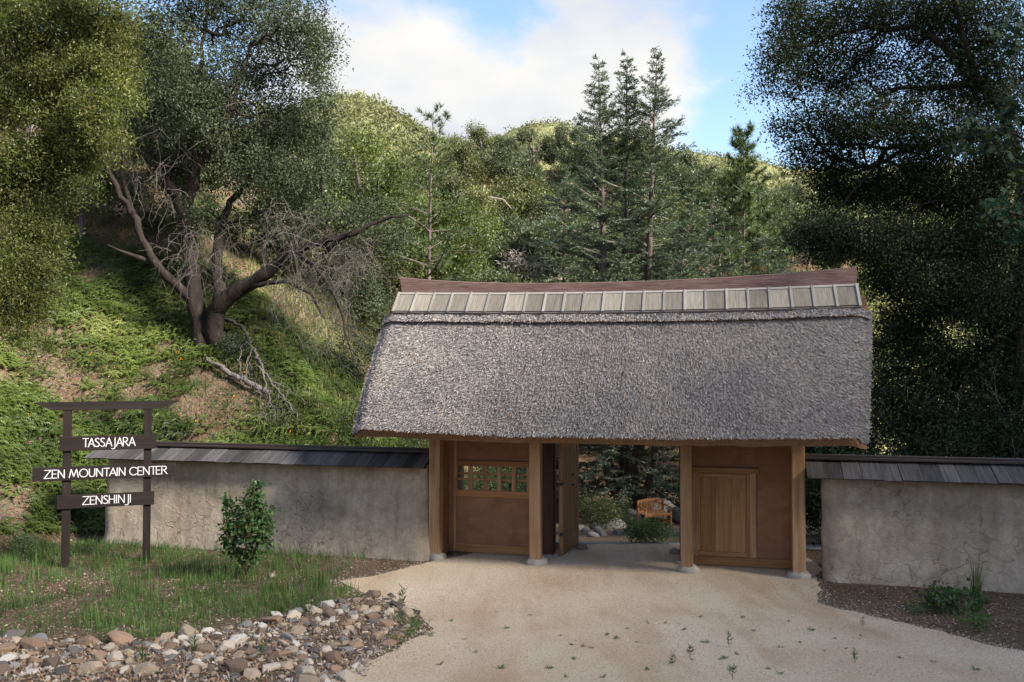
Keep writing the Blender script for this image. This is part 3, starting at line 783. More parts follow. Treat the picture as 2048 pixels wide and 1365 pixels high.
i, j = np.meshgrid(np.arange(n - 1), np.arange(m), indexing='ij'); j2 = (j + 1) % m
Q = np.stack([i * m + j, i * m + j2, (i + 1) * m + j2, (i + 1) * m + j], -1).reshape(-1, 4)
T = [(0, 2, 1), (0, 3, 2), (0, 4, 3)] + [((n - 1) * m + a, (n - 1) * m + b_, (n - 1) * m + c_) for a, b_, c_ in ((0, 1, 2), (0, 2, 3), (0, 3, 4))]
MB().add(G.reshape(-1, 3), Q, T).build('ridge_beam', M_RBEAM, gate)

# ------------------------------------------------------------------ the sign
M_SIGN = wood_mat('dark_stained_wood', (0.012, 0.0085, 0.008), (0.020, 0.014, 0.012), (0.036, 0.027, 0.024), 'X', 1.2, 0.55, 0.3)
M_SIGNP = wood_mat('dark_stained_post', (0.012, 0.0085, 0.008), (0.020, 0.014, 0.012), (0.036, 0.027, 0.024), 'Z', 1.2, 0.55, 0.3)
M_LETTER = NT('white_lettering').done((0.62, 0.62, 0.63), 0.7, None, 0.2)
sg = empty('wooden_sign', (-8.15, 15.68, 0), radians(20))
tag(sg, 'dark wooden post sign reading TASSAJARA, ZEN MOUNTAIN CENTER and ZENSHINJI', 'sign')
for x in (0.0, 1.36):
    o = MB().box(-0.065, 0.065, -0.06, 0.06, -0.3, 2.87).build('sign_post', M_SIGNP, sg, bevel=0.006); o.location = (x, 0, 0)
# crossbeam with tapered ends
V = [];
for y in (-0.07, 0.07):
    V += [(-0.535, y, 3.0), (-0.25, y, 2.865), (1.61, y, 2.865), (1.90, y, 3.0), (1.90, y, 3.015), (-0.535, y, 3.012)]
Q = [(k, (k + 1) % 6, 6 + (k + 1) % 6, 6 + k) for k in range(6)]
Q += [(0, 5, 2, 1), (5, 4, 3, 2), (6, 7, 8, 11), (11, 8, 9, 10)]
MB().add(V, Q).build('crossbeam', M_SIGN, sg)
GL = {  # strokes in a unit cap height, and the advance width
 'T': ([[(0, 1), (0.62, 1)], [(0.31, 1), (0.31, 0)]], 0.60), 'A': ([[(0, 0), (0.36, 1), (0.70, 0)], [(0.15, 0.33), (0.58, 0.33)]], 0.74),
 'S': ([[(0.44, 0.90), (0.30, 1), (0.13, 0.97), (0.05, 0.82), (0.10, 0.66), (0.28, 0.52), (0.44, 0.38), (0.48, 0.20), (0.38, 0.04), (0.20, 0), (0.02, 0.10)]], 0.60),
 'J': ([[(0.30, 1), (0.30, -0.12), (0.22, -0.28), (0.06, -0.32), (-0.06, -0.26)]], 0.46), 'R': ([[(0.03, 0), (0.03, 1), (0.34, 1), (0.50, 0.88), (0.50, 0.66), (0.36, 0.53), (0.03, 0.50)], [(0.24, 0.50), (0.60, 0)]], 0.68),
 'Z': ([[(0.02, 1), (0.66, 1), (0, 0), (0.70, 0)]], 0.78), 'E': ([[(0.50, 1), (0.03, 1), (0.03, 0), (0.50, 0)], [(0.03, 0.52), (0.44, 0.52)]], 0.60),
 'N': ([[(0.03, 0), (0.03, 1), (0.64, 0), (0.64, 1)]], 0.78), 'M': ([[(0, 0), (0.20, 1), (0.46, 0.12), (0.74, 1), (0.94, 0)]], 1.06),
 'O': ([[(0.42 + 0.42 * cos(a), 0.5 + 0.5 * sin(a)) for a in np.linspace(0, 2 * pi, 17)]], 0.96), 'U': ([[(0.04, 1), (0.04, 0.30), (0.14, 0.06), (0.32, 0), (0.50, 0.06), (0.60, 0.30), (0.60, 1)]], 0.76),
 'I': ([[(0.05, 0), (0.05, 1)]], 0.24), 'C': ([[(0.42 + 0.42 * cos(a), 0.5 + 0.5 * sin(a)) for a in np.linspace(0.75, 2 * pi - 0.75, 13)]], 0.84),
 'H': ([[(0.03, 0), (0.03, 1)], [(0.58, 0), (0.58, 1)], [(0.03, 0.52), (0.58, 0.52)]], 0.74), ' ': ([], 0.36)}
def lettering(text, x0, x1, zbase, cap, yf, parent):
    adv = sum(GL[c_][1] for c_ in text); sx = (x1 - x0) / adv; x = x0; mbb = MB(); wdt = 0.0080
    lay = 0
    for ch in text:
        st, ad = GL[ch]
        for pl in st:
            P = np.array([(x + a * sx, zbase + b_ * cap) for a, b_ in pl])
            for p, q_ in zip(P[:-1], P[1:]):
                d = q_ - p; L_ = np.hypot(*d); d = d / L_; nrm = np.array([-d[1], d[0]])
                wv = wdt * (1.0 if abs(d[1]) > 0.5 else 0.8)
                p2, q2 = p - d * wv * 0.6, q_ + d * wv * 0.6
                y = yf - 0.004 - 0.0004 * (lay % 5); lay += 1
                c4 = [p2 + nrm * wv, p2 - nrm * wv, q2 - nrm * wv, q2 + nrm * wv]
                Vv = [(c_[0], y, c_[1]) for c_ in c4] + [(c_[0], yf + 0.003, c_[1]) for c_ in c4]
                mbb.add(Vv, [(0, 1, 2, 3), (0, 4, 5, 1), (1, 5, 6, 2), (2, 6, 7, 3), (3, 7, 4, 0)])
        x += ad * sx
    return mbb.build('lettering', M_LETTER, parent)
for text, a, b_, zc_, h, t0, t1, cap in (('TASSAJARA', -0.11, 1.51, 2.255, 0.265, 0.27, 1.155, 0.155), ('ZEN MOUNTAIN CENTER', -0.54, 1.86, 1.715, 0.245, -0.35, 1.72, 0.145), ('ZENSHINJI', -0.14, 1.49, 1.20, 0.245, 0.28, 1.11, 0.145)):
    o = MB().box(-(b_ - a) / 2, (b_ - a) / 2, -0.022, 0.022, -h / 2, h / 2).build('sign_board', M_SIGN, sg, bevel=0.004)
    o.location = ((a + b_) / 2, -0.084, zc_)
    cx_ = (a + b_) / 2
    lettering(text, t0 - cx_, t1 - cx_, -cap / 2 + (0.012 if 'J' in text else 0), cap, -0.022, o)

# ------------------------------------------------------------------ vegetation tools
def resample(P, step):
    P = np.asarray(P, float)
    s = np.concatenate([[0], np.cumsum(np.linalg.norm(np.diff(P, axis=0), axis=1))])
    n = max(3, int(s[-1] / step) + 1); q = np.linspace(0, s[-1], n)
    R = np.stack([np.interp(q, s, P[:, k]) for k in range(3)], -1)
    for _ in range(2): R[1:-1] = (R[:-2] + 2 * R[1:-1] + R[2:]) / 4
    return R
def grow(nodes, plen, T, alpha=0.25, jit=0.12, droop=0.0, r_tip=0.006, r_pow=0.42, r_max=0.09):
    """joins the twig points T to the limb nodes one by one, nearest first; returns edges A, B, radii"""
    N0 = len(nodes); nt_ = len(T)
    P = np.vstack([nodes, T, np.zeros((nt_, 3))]); L = np.zeros(len(P)); L[:N0] = plen
    par = np.full(len(P), -1); nn = N0 + nt_
    D = np.full(nt_, 1e9); W = np.zeros(nt_, int)
    for a in range(0, N0, 400):
        d = np.linalg.norm(T[:, None] - nodes[None, a:a + 400], axis=2) + alpha * plen[None, a:a + 400]
        k = d.argmin(1); dm = d[np.arange(nt_), k]; b = dm < D; D[b] = dm[b]; W[b] = k[b] + a
    todo = np.ones(nt_, bool); order = []
    for _ in range(nt_):
        i = int(np.where(todo, D, 1e18).argmin()); todo[i] = False
        p0, p1 = P[W[i]], T[i]; dist = np.linalg.norm(p1 - p0); j = N0 + i
        if dist > 0.35:
            mid = (p0 + p1) / 2 + rng.normal(0, jit, 3) * dist + np.array([0, 0, 0.10 * dist - droop * dist])
            P[nn] = mid; par[nn] = W[i]; par[j] = nn; L[nn] = L[W[i]] + dist / 2; order += [nn, j]; new = [nn, j]; nn += 1
        else: par[j] = W[i]; order.append(j); new = [j]
        L[j] = L[W[i]] + dist
        for q in new:
            d = np.linalg.norm(T - P[q], axis=1) + alpha * L[q]
            b = todo & (d < D); D[b] = d[b]; W[b] = q
    cnt = np.ones(nn)
    for j in reversed(order):
        if par[j] >= N0: cnt[par[j]] += cnt[j]
    o = np.array(order); r = np.minimum(r_tip * cnt ** r_pow, r_max)
    rp = np.where(par[o] >= N0, np.minimum(r[par[o]], r[o] * 1.5), r[o] * 1.15)
    return P[par[o]], P[o], rp, r[o]

LEAF4 = ([(0, 0, 0), (0.5, 0.5, 0.10), (0, 1, 0), (-0.5, 0.5, 0.10)], [(0, 1, 2, 3)], None)
OVAL = ([(0, 0, 0), (0.42, 0.22, 0.06), (0.5, 0.6, 0.08), (0, 1, 0), (-0.5, 0.6, 0.08), (-0.42, 0.22, 0.06)], [(0, 1, 2, 3), (0, 3, 4, 5)], None)
def leaves(mb, C, n, spread, size, aspect=0.5, up=0.6, tmpl=LEAF4, center=None, flat=1.0, rb=(2, 2)):
    """n leaves round each point of C"""
    N = len(C) * n
    off = rng.normal(size=(N, 3)) * spread * np.array([1, 1, flat])
    P = np.repeat(C, n, 0) + off
    d = unit(rng.normal(size=(N, 3)) + off / (spread + 1e-6) * 0.5 + np.array([0, 0, -0.15]))
    nrm = unit(rng.normal(size=(N, 3)) + np.array([0, 0, up * 2]))
    s = unit(np.cross(d, nrm)); z = np.cross(s, d)
    sz = size * rng.uniform(0.65, 1.35, (N, 1))
    r = np.clip(np.repeat(rng.beta(*rb, len(C)), n) * 0.6 + rng.beta(2, 2, N) * 0.4, 0, 1)
    mb.scatter(*tmpl, P, s * sz * aspect, d * sz, z * sz, r)
def blob_points(blobs, dens=1.0, shell=2.2):
    out = []
    for (px, py, Y, rx, ry, rd, n) in blobs:
        n = max(4, int(n * dens)); c = at(px, py, Y); sx = Y / FPX
        d = rand_dirs(n) * (rng.random((n, 1)) ** (1 / shell))
        out.append(c + d * np.array([rx * sx, rd, ry * sx]))
    return np.vstack(out)

M_BARK_D = bark_mat('dark_oak_bark', (0.014, 0.011, 0.010), (0.05, 0.04, 0.035))
M_BARK_G = bark_mat('grey_bark', (0.10, 0.085, 0.078), (0.23, 0.20, 0.185))
M_BARK_R = bark_mat('red_brown_bark', (0.045, 0.026, 0.024), (0.12, 0.075, 0.066))
M_TWIG_G = bark_mat('lichen_twigs', (0.075, 0.066, 0.06), (0.17, 0.155, 0.142))
M_CEDARBARK = bark_mat('cedar_bark', (0.07, 0.055, 0.052), (0.18, 0.15, 0.142))
M_RSTEM = bark_mat('red_stem', (0.10, 0.035, 0.025), (0.18, 0.075, 0.05))
LM = dict(
 yellow=leaf_mat('canyon_oak_leaves', [(0.0, (0.034, 0.05, 0.014)), (0.45, (0.082, 0.108, 0.028)), (0.8, (0.16, 0.165, 0.05)), (1.0, (0.26, 0.19, 0.08))], 0.35),
 oak=leaf_mat('grey_oak_leaves', [(0.0, (0.028, 0.040, 0.024)), (0.5, (0.062, 0.082, 0.050)), (0.85, (0.11, 0.135, 0.085)), (1.0, (0.15, 0.165, 0.105))], 0.22, 0.6, 0.15),
 light=leaf_mat('spring_oak_leaves', [(0.0, (0.04, 0.06, 0.018)), (0.5, (0.092, 0.125, 0.036)), (0.85, (0.16, 0.19, 0.06)), (1.0, (0.23, 0.22, 0.09))], 0.35),
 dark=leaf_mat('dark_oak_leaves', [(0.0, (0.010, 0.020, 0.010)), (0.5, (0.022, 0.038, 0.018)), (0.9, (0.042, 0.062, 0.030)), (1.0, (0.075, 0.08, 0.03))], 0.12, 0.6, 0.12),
 cedar=leaf_mat('cedar_sprays', [(0.0, (0.042, 0.064, 0.046)), (0.5, (0.088, 0.128, 0.09)), (0.85, (0.145, 0.185, 0.12)), (1.0, (0.20, 0.20, 0.09))], 0.2),
 pine=leaf_mat('pine_needles', [(0.0, (0.03, 0.055, 0.018)), (0.5, (0.075, 0.115, 0.04)), (1.0, (0.15, 0.18, 0.07))], 0.2),
 hillA=leaf_mat('hill_oak_leaves', [(0.0, (0.036, 0.05, 0.024)), (0.5, (0.078, 0.10, 0.05)), (1.0, (0.15, 0.17, 0.09))], 0.25, big=0.25),
 hillB=leaf_mat('hill_pale_leaves', [(0.0, (0.05, 0.065, 0.022)), (0.5, (0.11, 0.13, 0.045)), (1.0, (0.20, 0.20, 0.085))], 0.3, big=0.25),
 hillC=leaf_mat('hill_grey_twigs', [(0.0, (0.12, 0.105, 0.095)), (0.6, (0.21, 0.19, 0.17)), (1.0, (0.27, 0.25, 0.22))], 0.05, big=0.25),
 scrub=leaf_mat('scrub_leaves', [(0.0, (0.075, 0.09, 0.042)), (0.5, (0.155, 0.165, 0.08)), (1.0, (0.26, 0.25, 0.15))], 0.25, big=0.05),  # far scrub tinted paler and greyer in place of distance haze
 fern=leaf_mat('fern_fronds', [(0.0, (0.045, 0.075, 0.016)), (0.5, (0.11, 0.155, 0.034)), (1.0, (0.22, 0.25, 0.075))], 0.4),
 grass=leaf_mat('green_grass', [(0.0, (0.04, 0.085, 0.022)), (0.55, (0.085, 0.155, 0.042)), (0.9, (0.14, 0.21, 0.075)), (1.0, (0.26, 0.25, 0.12))], 0.3, 0.5, 0.3),
 dry=leaf_mat('dry_grass', [(0.0, (0.16, 0.15, 0.06)), (0.5, (0.34, 0.29, 0.16)), (1.0, (0.46, 0.41, 0.26))], 0.3),
 shrub=leaf_mat('manzanita_leaves', [(0.0, (0.028, 0.065, 0.03)), (0.45, (0.055, 0.115, 0.045)), (0.8, (0.11, 0.19, 0.05)), (1.0, (0.18, 0.25, 0.06))], 0.3, 0.4),
 olive=leaf_mat('olive_bush_leaves', [(0.0, (0.03, 0.042, 0.012)), (0.5, (0.065, 0.085, 0.022)), (1.0, (0.13, 0.14, 0.045))], 0.25),
 bright=leaf_mat('bright_bush_leaves', [(0.0, (0.05, 0.10, 0.035)), (0.5, (0.11, 0.20, 0.065)), (1.0, (0.20, 0.30, 0.12))], 0.35),
 maple=leaf_mat('maple_leaves', [(0.0, (0.008, 0.024, 0.014)), (0.6, (0.014, 0.038, 0.022)), (1.0, (0.045, 0.06, 0.02))], 0.2, 0.65, 0.12),
 litter=leaf_mat('fallen_leaves', [(0.0, (0.06, 0.04, 0.028)), (0.4, (0.16, 0.11, 0.075)), (0.75, (0.30, 0.225, 0.155)), (1.0, (0.48, 0.42, 0.36))], 0.05, 0.8, 0.2),
)
def limb_px(pts): return np.array([at(*p) for p in pts])

def broadleaf(name, label, cat, base, limbs, T, mats, n_leaf, spread, size, group=None, aspect=0.5, alpha=0.25, droop=0.0, leaf_every=1.0, r_tip=0.006, k_limb=9, rb=(2, 2), up=0.6, rmax=0.09, flat=1.0):
    """limbs: list of (points, r0, r1); T: twig end points in the world"""
    base = np.asarray(base, float)
    root = empty(name, tuple(base)); tag(root, label, cat, group)
    nodes, plen, mb = [], [], MB()
    for P, r0, r1 in limbs:
        R = resample(P, 0.25); n = len(R); q = np.linspace(0, 1, n)
        R[1:-1] += rng.normal(0, 0.03, (n - 2, 3)) * min(1.0, r0 * 8)
        rr = (r0 + (r1 - r0) * q ** 0.8) * (1 + 0.10 * rng.normal(size=n))
        mb.tube(R - base, rr, k_limb)
        k0 = n // 4
        nodes.append(R[k0:]); plen.append(np.linspace(0, 1, n)[k0:] * 2.0)
    mb.build('trunk', mats[0], root, smooth=True)
    A, B, ra, rb_ = grow(np.vstack(nodes), np.concatenate(plen), T, alpha, droop=droop, r_tip=r_tip, r_max=rmax)
    tb = MB(); th = ra > 0.02
    tb.frusta(A[th] - base, B[th] - base, ra[th], rb_[th], 6); tb.frusta(A[~th] - base, B[~th] - base, ra[~th], rb_[~th], 3)
    tb.build('branches', mats[0], root, smooth=True)
    lb = MB()
    C = T if leaf_every >= 1 else T[rng.random(len(T)) < leaf_every]
    leaves(lb, C - base, n_leaf, spread, size, aspect, up, rb=rb, flat=flat)
    lb.build('crown', mats[1], root)
    return root

# the dark twisted oak on the bank
ob = hit(405, 690); OY = ob[1]
def o2(pts): return np.array([at(px, py, OY + dy) for px, py, dy in pts])
limbs = [
 (np.vstack([ob - [0, 0, 0.3], o2([(402, 640, 0), (385, 580, 0), (378, 500, 0.1), (372, 430, 0.2), (360, 400, 0.2)])]), 0.31, 0.19),
 (o2([(366, 410, 0.2), (335, 360, 0.2), (310, 310, 0.4), (300, 250, 0.6), (310, 190, 0.8), (320, 120, 1.0)]), 0.17, 0.05),
 (o2([(366, 420, 0.2), (390, 360, 0), (400, 320, -0.2), (425, 285, -0.4), (455, 230, -0.6), (480, 160, -0.8), (500, 90, -1.0)]), 0.18, 0.05),
 (o2([(400, 330, -0.2), (385, 300, -0.2), (380, 240, -0.2), (400, 150, -0.2), (410, 60, 0)]), 0.11, 0.04),
 (np.vstack([hit(440, 690) - [0, 0, 0.3], o2([(425, 650, -0.2), (432, 620, -0.3), (465, 588, -0.5), (520, 558, -0.8), (555, 530, -1.0), (585, 500, -1.2), (640, 488, -1.4), (700, 470, -1.6), (760, 440, -1.6), (820, 430, -1.6)])]), 0.30, 0.025),
 (o2([(440, 610, -0.3), (436, 560, 0), (432, 510, 0.3), (440, 450, 0.5), (470, 390, 0.7), (520, 330, 0.9), (560, 260, 1.0)]), 0.19, 0.06),
 (o2([(392, 610, 0), (350, 570, -0.3), (310, 530, -0.5), (285, 480, -0.6), (262, 420, -0.7), (235, 385, -0.8), (215, 340, -0.9), (200, 280, -1)]), 0.16, 0.05),
 (o2([(290, 520, -0.5), (250, 505, -0.8), (215, 490, -1.0)]), 0.07, 0.02),
 (o2([(268, 430, -0.7), (240, 350, -0.5), (250, 270, -0.4)]), 0.08, 0.03),
 (o2([(500, 572, -0.8), (560, 560, -1.0), (620, 580, -1.2), (650, 640, -1.4)]), 0.09, 0.025),
 (o2([(590, 500, -1.2), (640, 540, -1.6), (680, 610, -1.8), (700, 700, -1.9)]), 0.07, 0.02),
 (o2([(640, 488, -1.4), (690, 520, -1.2), (730, 580, -1.2)]), 0.06, 0.02),
]
bl = [(330, 60, 100, 70), (450, 40, 110, 70), (560, 60, 90, 80), (620, 120, 55, 60), (640, 200, 40, 55), (600, 250, 75, 70), (520, 150, 90, 70), (420, 150, 100, 70),
      (330, 180, 80, 70), (285, 280, 55, 60), (360, 290, 70, 50), (470, 270, 90, 60), (560, 350, 85, 60), (640, 330, 45, 70), (420, 430, 55, 35), (270, 110, 60, 60), (400, -30, 120, 50), (540, -30, 110, 50), (610, 420, 60, 50), (690, 440, 40, 35), (480, 340, 80, 50), (330, 350, 60, 45), (540, 270, 70, 55), (250, 200, 50, 60), (640, 60, 40, 60), (390, 220, 80, 60), (700, 500, 60, 45), (740, 430, 50, 40), (660, 560, 45, 40), (740, 580, 45, 60), (600, 480, 50, 30), (520, 430, 50, 35), (790, 480, 40, 40)]
T = blob_points([(x, y, OY + rng.uniform(-1, 1), rx, ry, 1.3, rx * ry / 52) for x, y, rx, ry in bl])
oak = broadleaf('oak_tree', 'twisted dark oak with several leaning trunks on the bank above the wall', 'tree', ob, limbs, T, (M_BARK_D, LM['oak']), 44, 0.145, 0.078, rmax=0.06)
# bare lichen-grey twigs hanging in the oak
mb = MB()
starts = np.vstack([blob_points([(330, 330, OY - 0.6, 80, 90, 1.0, 90), (300, 260, OY - 0.8, 50, 60, 0.8, 40), (375, 500, OY - 0.5, 40, 70, 0.6, 90), (440, 500, OY - 0.2, 50, 90, 0.6, 60), (560, 450, OY - 1.0, 100, 60, 1.0, 110), (640, 520, OY - 1.5, 80, 70, 1.0, 190), (600, 580, OY - 1.4, 70, 40, 0.8, 120), (690, 560, OY - 1.5, 40, 80, 0.8, 90), (640, 640, OY - 1.6, 50, 60, 0.5, 70), (480, 230, OY - 1, 120, 90, 1, 50), (730, 500, OY - 1.2, 60, 50, 0.8, 60)])])
for p in starts[rng.random(len(starts)) < 0.62]:
    n = 6; L = rng.uniform(0.5, 1.5)
    d = unit(rng.normal(size=3) * np.array([1, 1, 0.5])); P = [p]
    for k in range(n):
        d = unit(d + rng.normal(0, 0.35, 3) + np.array([0, 0, -0.34])); P.append(P[-1] + d * L / n)
    P = np.array(P) - ob; r0 = rng.uniform(0.004, 0.008)
    rr = np.linspace(r0, 0.0018, n + 1)
    mb.frusta(P[:-1], P[1:], rr[:-1], rr[1:], 3)
    for k in (2, 4):
        e = P[k] + unit(rng.normal(size=3) + np.array([0, 0, -0.5])) * rng.uniform(0.15, 0.4); mb.frusta([P[k]], [e], 0.003, 0.0014, 3)
mb.build('bare_twigs', M_TWIG_G, oak)

# yellow-green oak overhanging from the left
yb = np.array([-13.2, 18.8, float(ground_z(-13.2, 18.8))])
limbs = [(np.array([yb - [0, 0, 0.3], at(-160, 420, 18.6), at(-120, 260, 18.2), at(-60, 120, 17.9), at(40, 20, 17.6)]), 0.28, 0.08),
         (np.array([at(-120, 260, 18.2), at(-20, 210, 17.6), at(90, 190, 17.3), at(180, 150, 17.2)]), 0.12, 0.03),
         (np.array([at(-160, 420, 18.6), at(-60, 400, 17.8), at(20, 430, 17.3), at(70, 480, 17.2)]), 0.12, 0.03)]
bl = [(60, 30, 130, 80), (190, 50, 80, 50), (60, 160, 130, 80), (190, 150, 85, 60), (235, 105, 40, 45), (120, 250, 100, 60), (195, 230, 55, 50), (40, 320, 90, 50), (140, 320, 70, 35), (40, 400, 75, 50), (50, 500, 70, 75), (70, 450, 55, 50), (30, 620, 55, 60), (20, 560, 70, 60), (165, 372, 30, 16), (70, 370, 80, 45), (15, 380, 60, 50), (250, 190, 30, 25), (240, 60, 35, 20), (265, 130, 22, 18), (220, 285, 30, 16), (120, 470, 25, 20), (115, 530, 20, 30), (95, 590, 30, 20), (90, 400, 50, 30), (180, 310, 40, 22), (60, 680, 30, 25), (205, 10, 70, 30)]
T = blob_points([(x, y, 17.3 + rng.uniform(-0.5, 0.7), rx, ry, 0.9, rx * ry / 46) for x, y, rx, ry in bl])
broadleaf('oak_tree', 'yellow-green oak foliage overhanging the bank at the edge of the clearing', 'tree', yb, limbs, T, (M_BARK_D, LM['yellow']), 66, 0.115, 0.062, aspect=0.45)

# light green oak behind the young pine
lb_ = np.array([*at(770, 700, 34)[:2], 0]); lb_[2] = ground_z(lb_[0], lb_[1])
limbs = [(np.array([lb_ - [0, 0, 0.3], at(772, 600, 34), at(760, 500, 34), at(720, 400, 34), at(710, 320, 34)]), 0.25, 0.05),
         (np.array([at(768, 540, 34), at(810, 470, 33.6), at(860, 430, 33.5)]), 0.13, 0.04), (np.array([at(772, 580, 34), at(850, 530, 33), at(930, 490, 33)]), 0.12, 0.03),
         (np.array([at(760, 520, 34), at(690, 480, 33), at(640, 430, 33)]), 0.11, 0.03)]
bl = [(690, 330, 70, 60), (735, 285, 45, 35), (700, 420, 80, 60), (790, 350, 55, 45), (770, 450, 80, 60), (860, 430, 60, 45), (905, 440, 55, 50), (945, 480, 40, 45), (850, 500, 90, 50), (920, 535, 55, 35), (730, 520, 80, 50), (650, 420, 45, 60), (690, 600, 60, 50), (975, 440, 22, 18), (820, 580, 90, 40), (740, 610, 60, 60)]
T = blob_points([(x, y, 34 + rng.uniform(-0.8, 0.8), rx, ry, 1.5, rx * ry / 55) for x, y, rx, ry in bl])
broadleaf('oak_tree', 'light green spreading oak behind the young pine', 'tree', lb_, limbs, T, (M_BARK_G, LM['light']), 48, 0.24, 0.13, aspect=0.5)

# big dark oak over the right-hand wall
DY = 19.5
db = np.array([11.6, 20.4, float(ground_z(11.6, 20.4))])
limbs = [(np.array([db - [0, 0, 0.3], [11.7, 20.2, 2.0], at(2050, 480, DY), at(2040, 330, DY), at(2010, 220, DY - 0.3), at(1960, 170, DY - 0.6), at(1920, 60, DY - 0.8), at(1900, -60, DY - 1)]), 0.33, 0.05),
         (np.array([at(1965, 175, DY - 0.6), at(1900, 100, DY - 0.4), at(1830, 52, DY - 0.3), at(1740, 55, DY), at(1660, 75, DY)]), 0.13, 0.03),
         (np.array([at(2030, 230, DY), at(1950, 165, DY), at(1880, 178, DY), at(1800, 172, DY), at(1740, 205, DY)]), 0.13, 0.03),
         (np.array([at(2045, 330, DY), at(1960, 265, DY + 0.2), at(1870, 285, DY + 0.3), at(1780, 302, DY + 0.3), at(1720, 285, DY + 0.3), at(1660, 290, DY + 0.3)]), 0.12, 0.025),
         (np.array([at(1770, 300, DY + 0.3), at(1745, 345, DY), at(1700, 390, DY), at(1660, 440, DY)]), 0.06, 0.02),
         (np.array([at(2048, 470, DY), at(1960, 420, DY), at(1880, 400, DY - 0.3), at(1800, 420, DY - 0.5)]), 0.10, 0.02),
         (np.array([[11.7, 20.2, 2.4], at(1980, 640, DY), at(1900, 620, DY), at(1820, 640, DY)]), 0.10, 0.02)]
bl = [(1600, 55, 75, 50), (1700, 40, 90, 55), (1560, 120, 45, 45), (1625, 150, 85, 55), (1525, 175, 35, 18), (1740, 140, 90, 65), (1850, 50, 80, 60), (1880, 160, 80, 60), (1985, 80, 65, 90),
      (1650, 255, 80, 50), (1610, 320, 50, 40), (1720, 250, 80, 50), (1790, 250, 80, 55), (1880, 270, 70, 55), (1985, 260, 70, 80), (1690, 385, 85, 45), (1800, 385, 95, 45), (1930, 380, 100, 65),
      (1640, 470, 60, 45), (1720, 480, 90, 50), (1840, 490, 110, 55), (1970, 490, 100, 80), (1770, 560, 60, 45), (1890, 590, 110, 70), (2000, 620, 80, 90), (1810, 680, 70, 70), (1910, 740, 100, 75), (2010, 780, 60, 90), (1800, 800, 55, 80), (1890, 850, 100, 55), (1570, 250, 30, 25), (1590, 20, 60, 30), (2000, 890, 80, 40), (1930, 60, 60, 60), (1960, 180, 60, 60), (2030, 160, 50, 70), (1890, 10, 70, 50), (2000, 330, 70, 60), (1780, 20, 70, 40), (1690, 320, 70, 40), (1830, 330, 80, 40)]
T = blob_points([(x, y, DY + rng.uniform(-1, 1), rx, ry, 1.2, rx * ry / (46 if y < 330 else 30)) for x, y, rx, ry in bl])
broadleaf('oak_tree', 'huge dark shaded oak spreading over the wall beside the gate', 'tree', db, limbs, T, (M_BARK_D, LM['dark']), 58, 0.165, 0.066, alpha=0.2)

# maple hanging in with large lobed leaves
mbp = np.array([10.5, 15.6, float(ground_z(10.5, 15.6))])
ML = []
for k in range(15):
    a = -pi / 2 + 2 * pi * k / 15
    r = (0.5, 0.30, 0.34)[k % 3] if k else 0.16
    ML.append((r * cos(a), 0.48 + r * 1.05 * sin(a), 0.05 * (k % 3 == 0)))
ML = [(0, 0.48, 0)] + ML
MT = [(0, 1 + k, 1 + (k + 1) % 15) for k in range(15)]
root = empty('maple_tree', tuple(mbp)); tag(root, 'bigleaf maple branches with large lobed leaves beside the dark oak', 'tree')
lm = [np.array([mbp, [10.6, 15.4, 3], at(2120, 420, 14.6), at(2080, 200, 14.4), at(2060, 20, 14.2)]), np.array([at(2110, 330, 14.5), at(2040, 270, 14.2), at(1970, 250, 14.0)]), np.array([at(2115, 470, 14.5), at(2050, 430, 14.2), at(1990, 420, 14.0)])]
m_ = MB()
for P, r0, r1 in zip(lm, (0.14, 0.03, 0.03), (0.03, 0.006, 0.006)):
    R = resample(P, 0.2); m_.tube(R - mbp, np.linspace(r0, r1, len(R)), 7)
m_.build('trunk', M_BARK_D, root, smooth=True)
C = blob_points([(1965, 262, 14.0, 55, 30, 0.4, 34), (2025, 215, 14.2, 40, 45, 0.4, 30), (1920, 290, 13.9, 25, 15, 0.2, 8), (2000, 415, 14.0, 45, 30, 0.35, 26), (2030, 465, 14.1, 25, 15, 0.3, 12), (2030, 60, 14.2, 40, 40, 0.4, 22), (2040, 330, 14.3, 30, 40, 0.3, 16)])
N = len(C) * 2; P = np.repeat(C, 2, 0) + rng.normal(0, 0.08, (N, 3))
d = unit(rng.normal(0, 0.5, (N, 3)) + np.array([-0.3, -0.3, -0.8])); nr = unit(rng.normal(0, 0.5, (N, 3)) + np.array([-0.1, -0.8, 0.6])); s = unit(np.cross(d, nr)); sz = rng.uniform(0.11, 0.2, (N, 1))
MB().scatter(ML, None, MT, P - mbp, s * sz, d * sz, np.cross(s, d) * sz, rng.beta(2, 2, N)).build('crown', LM['maple'], root)

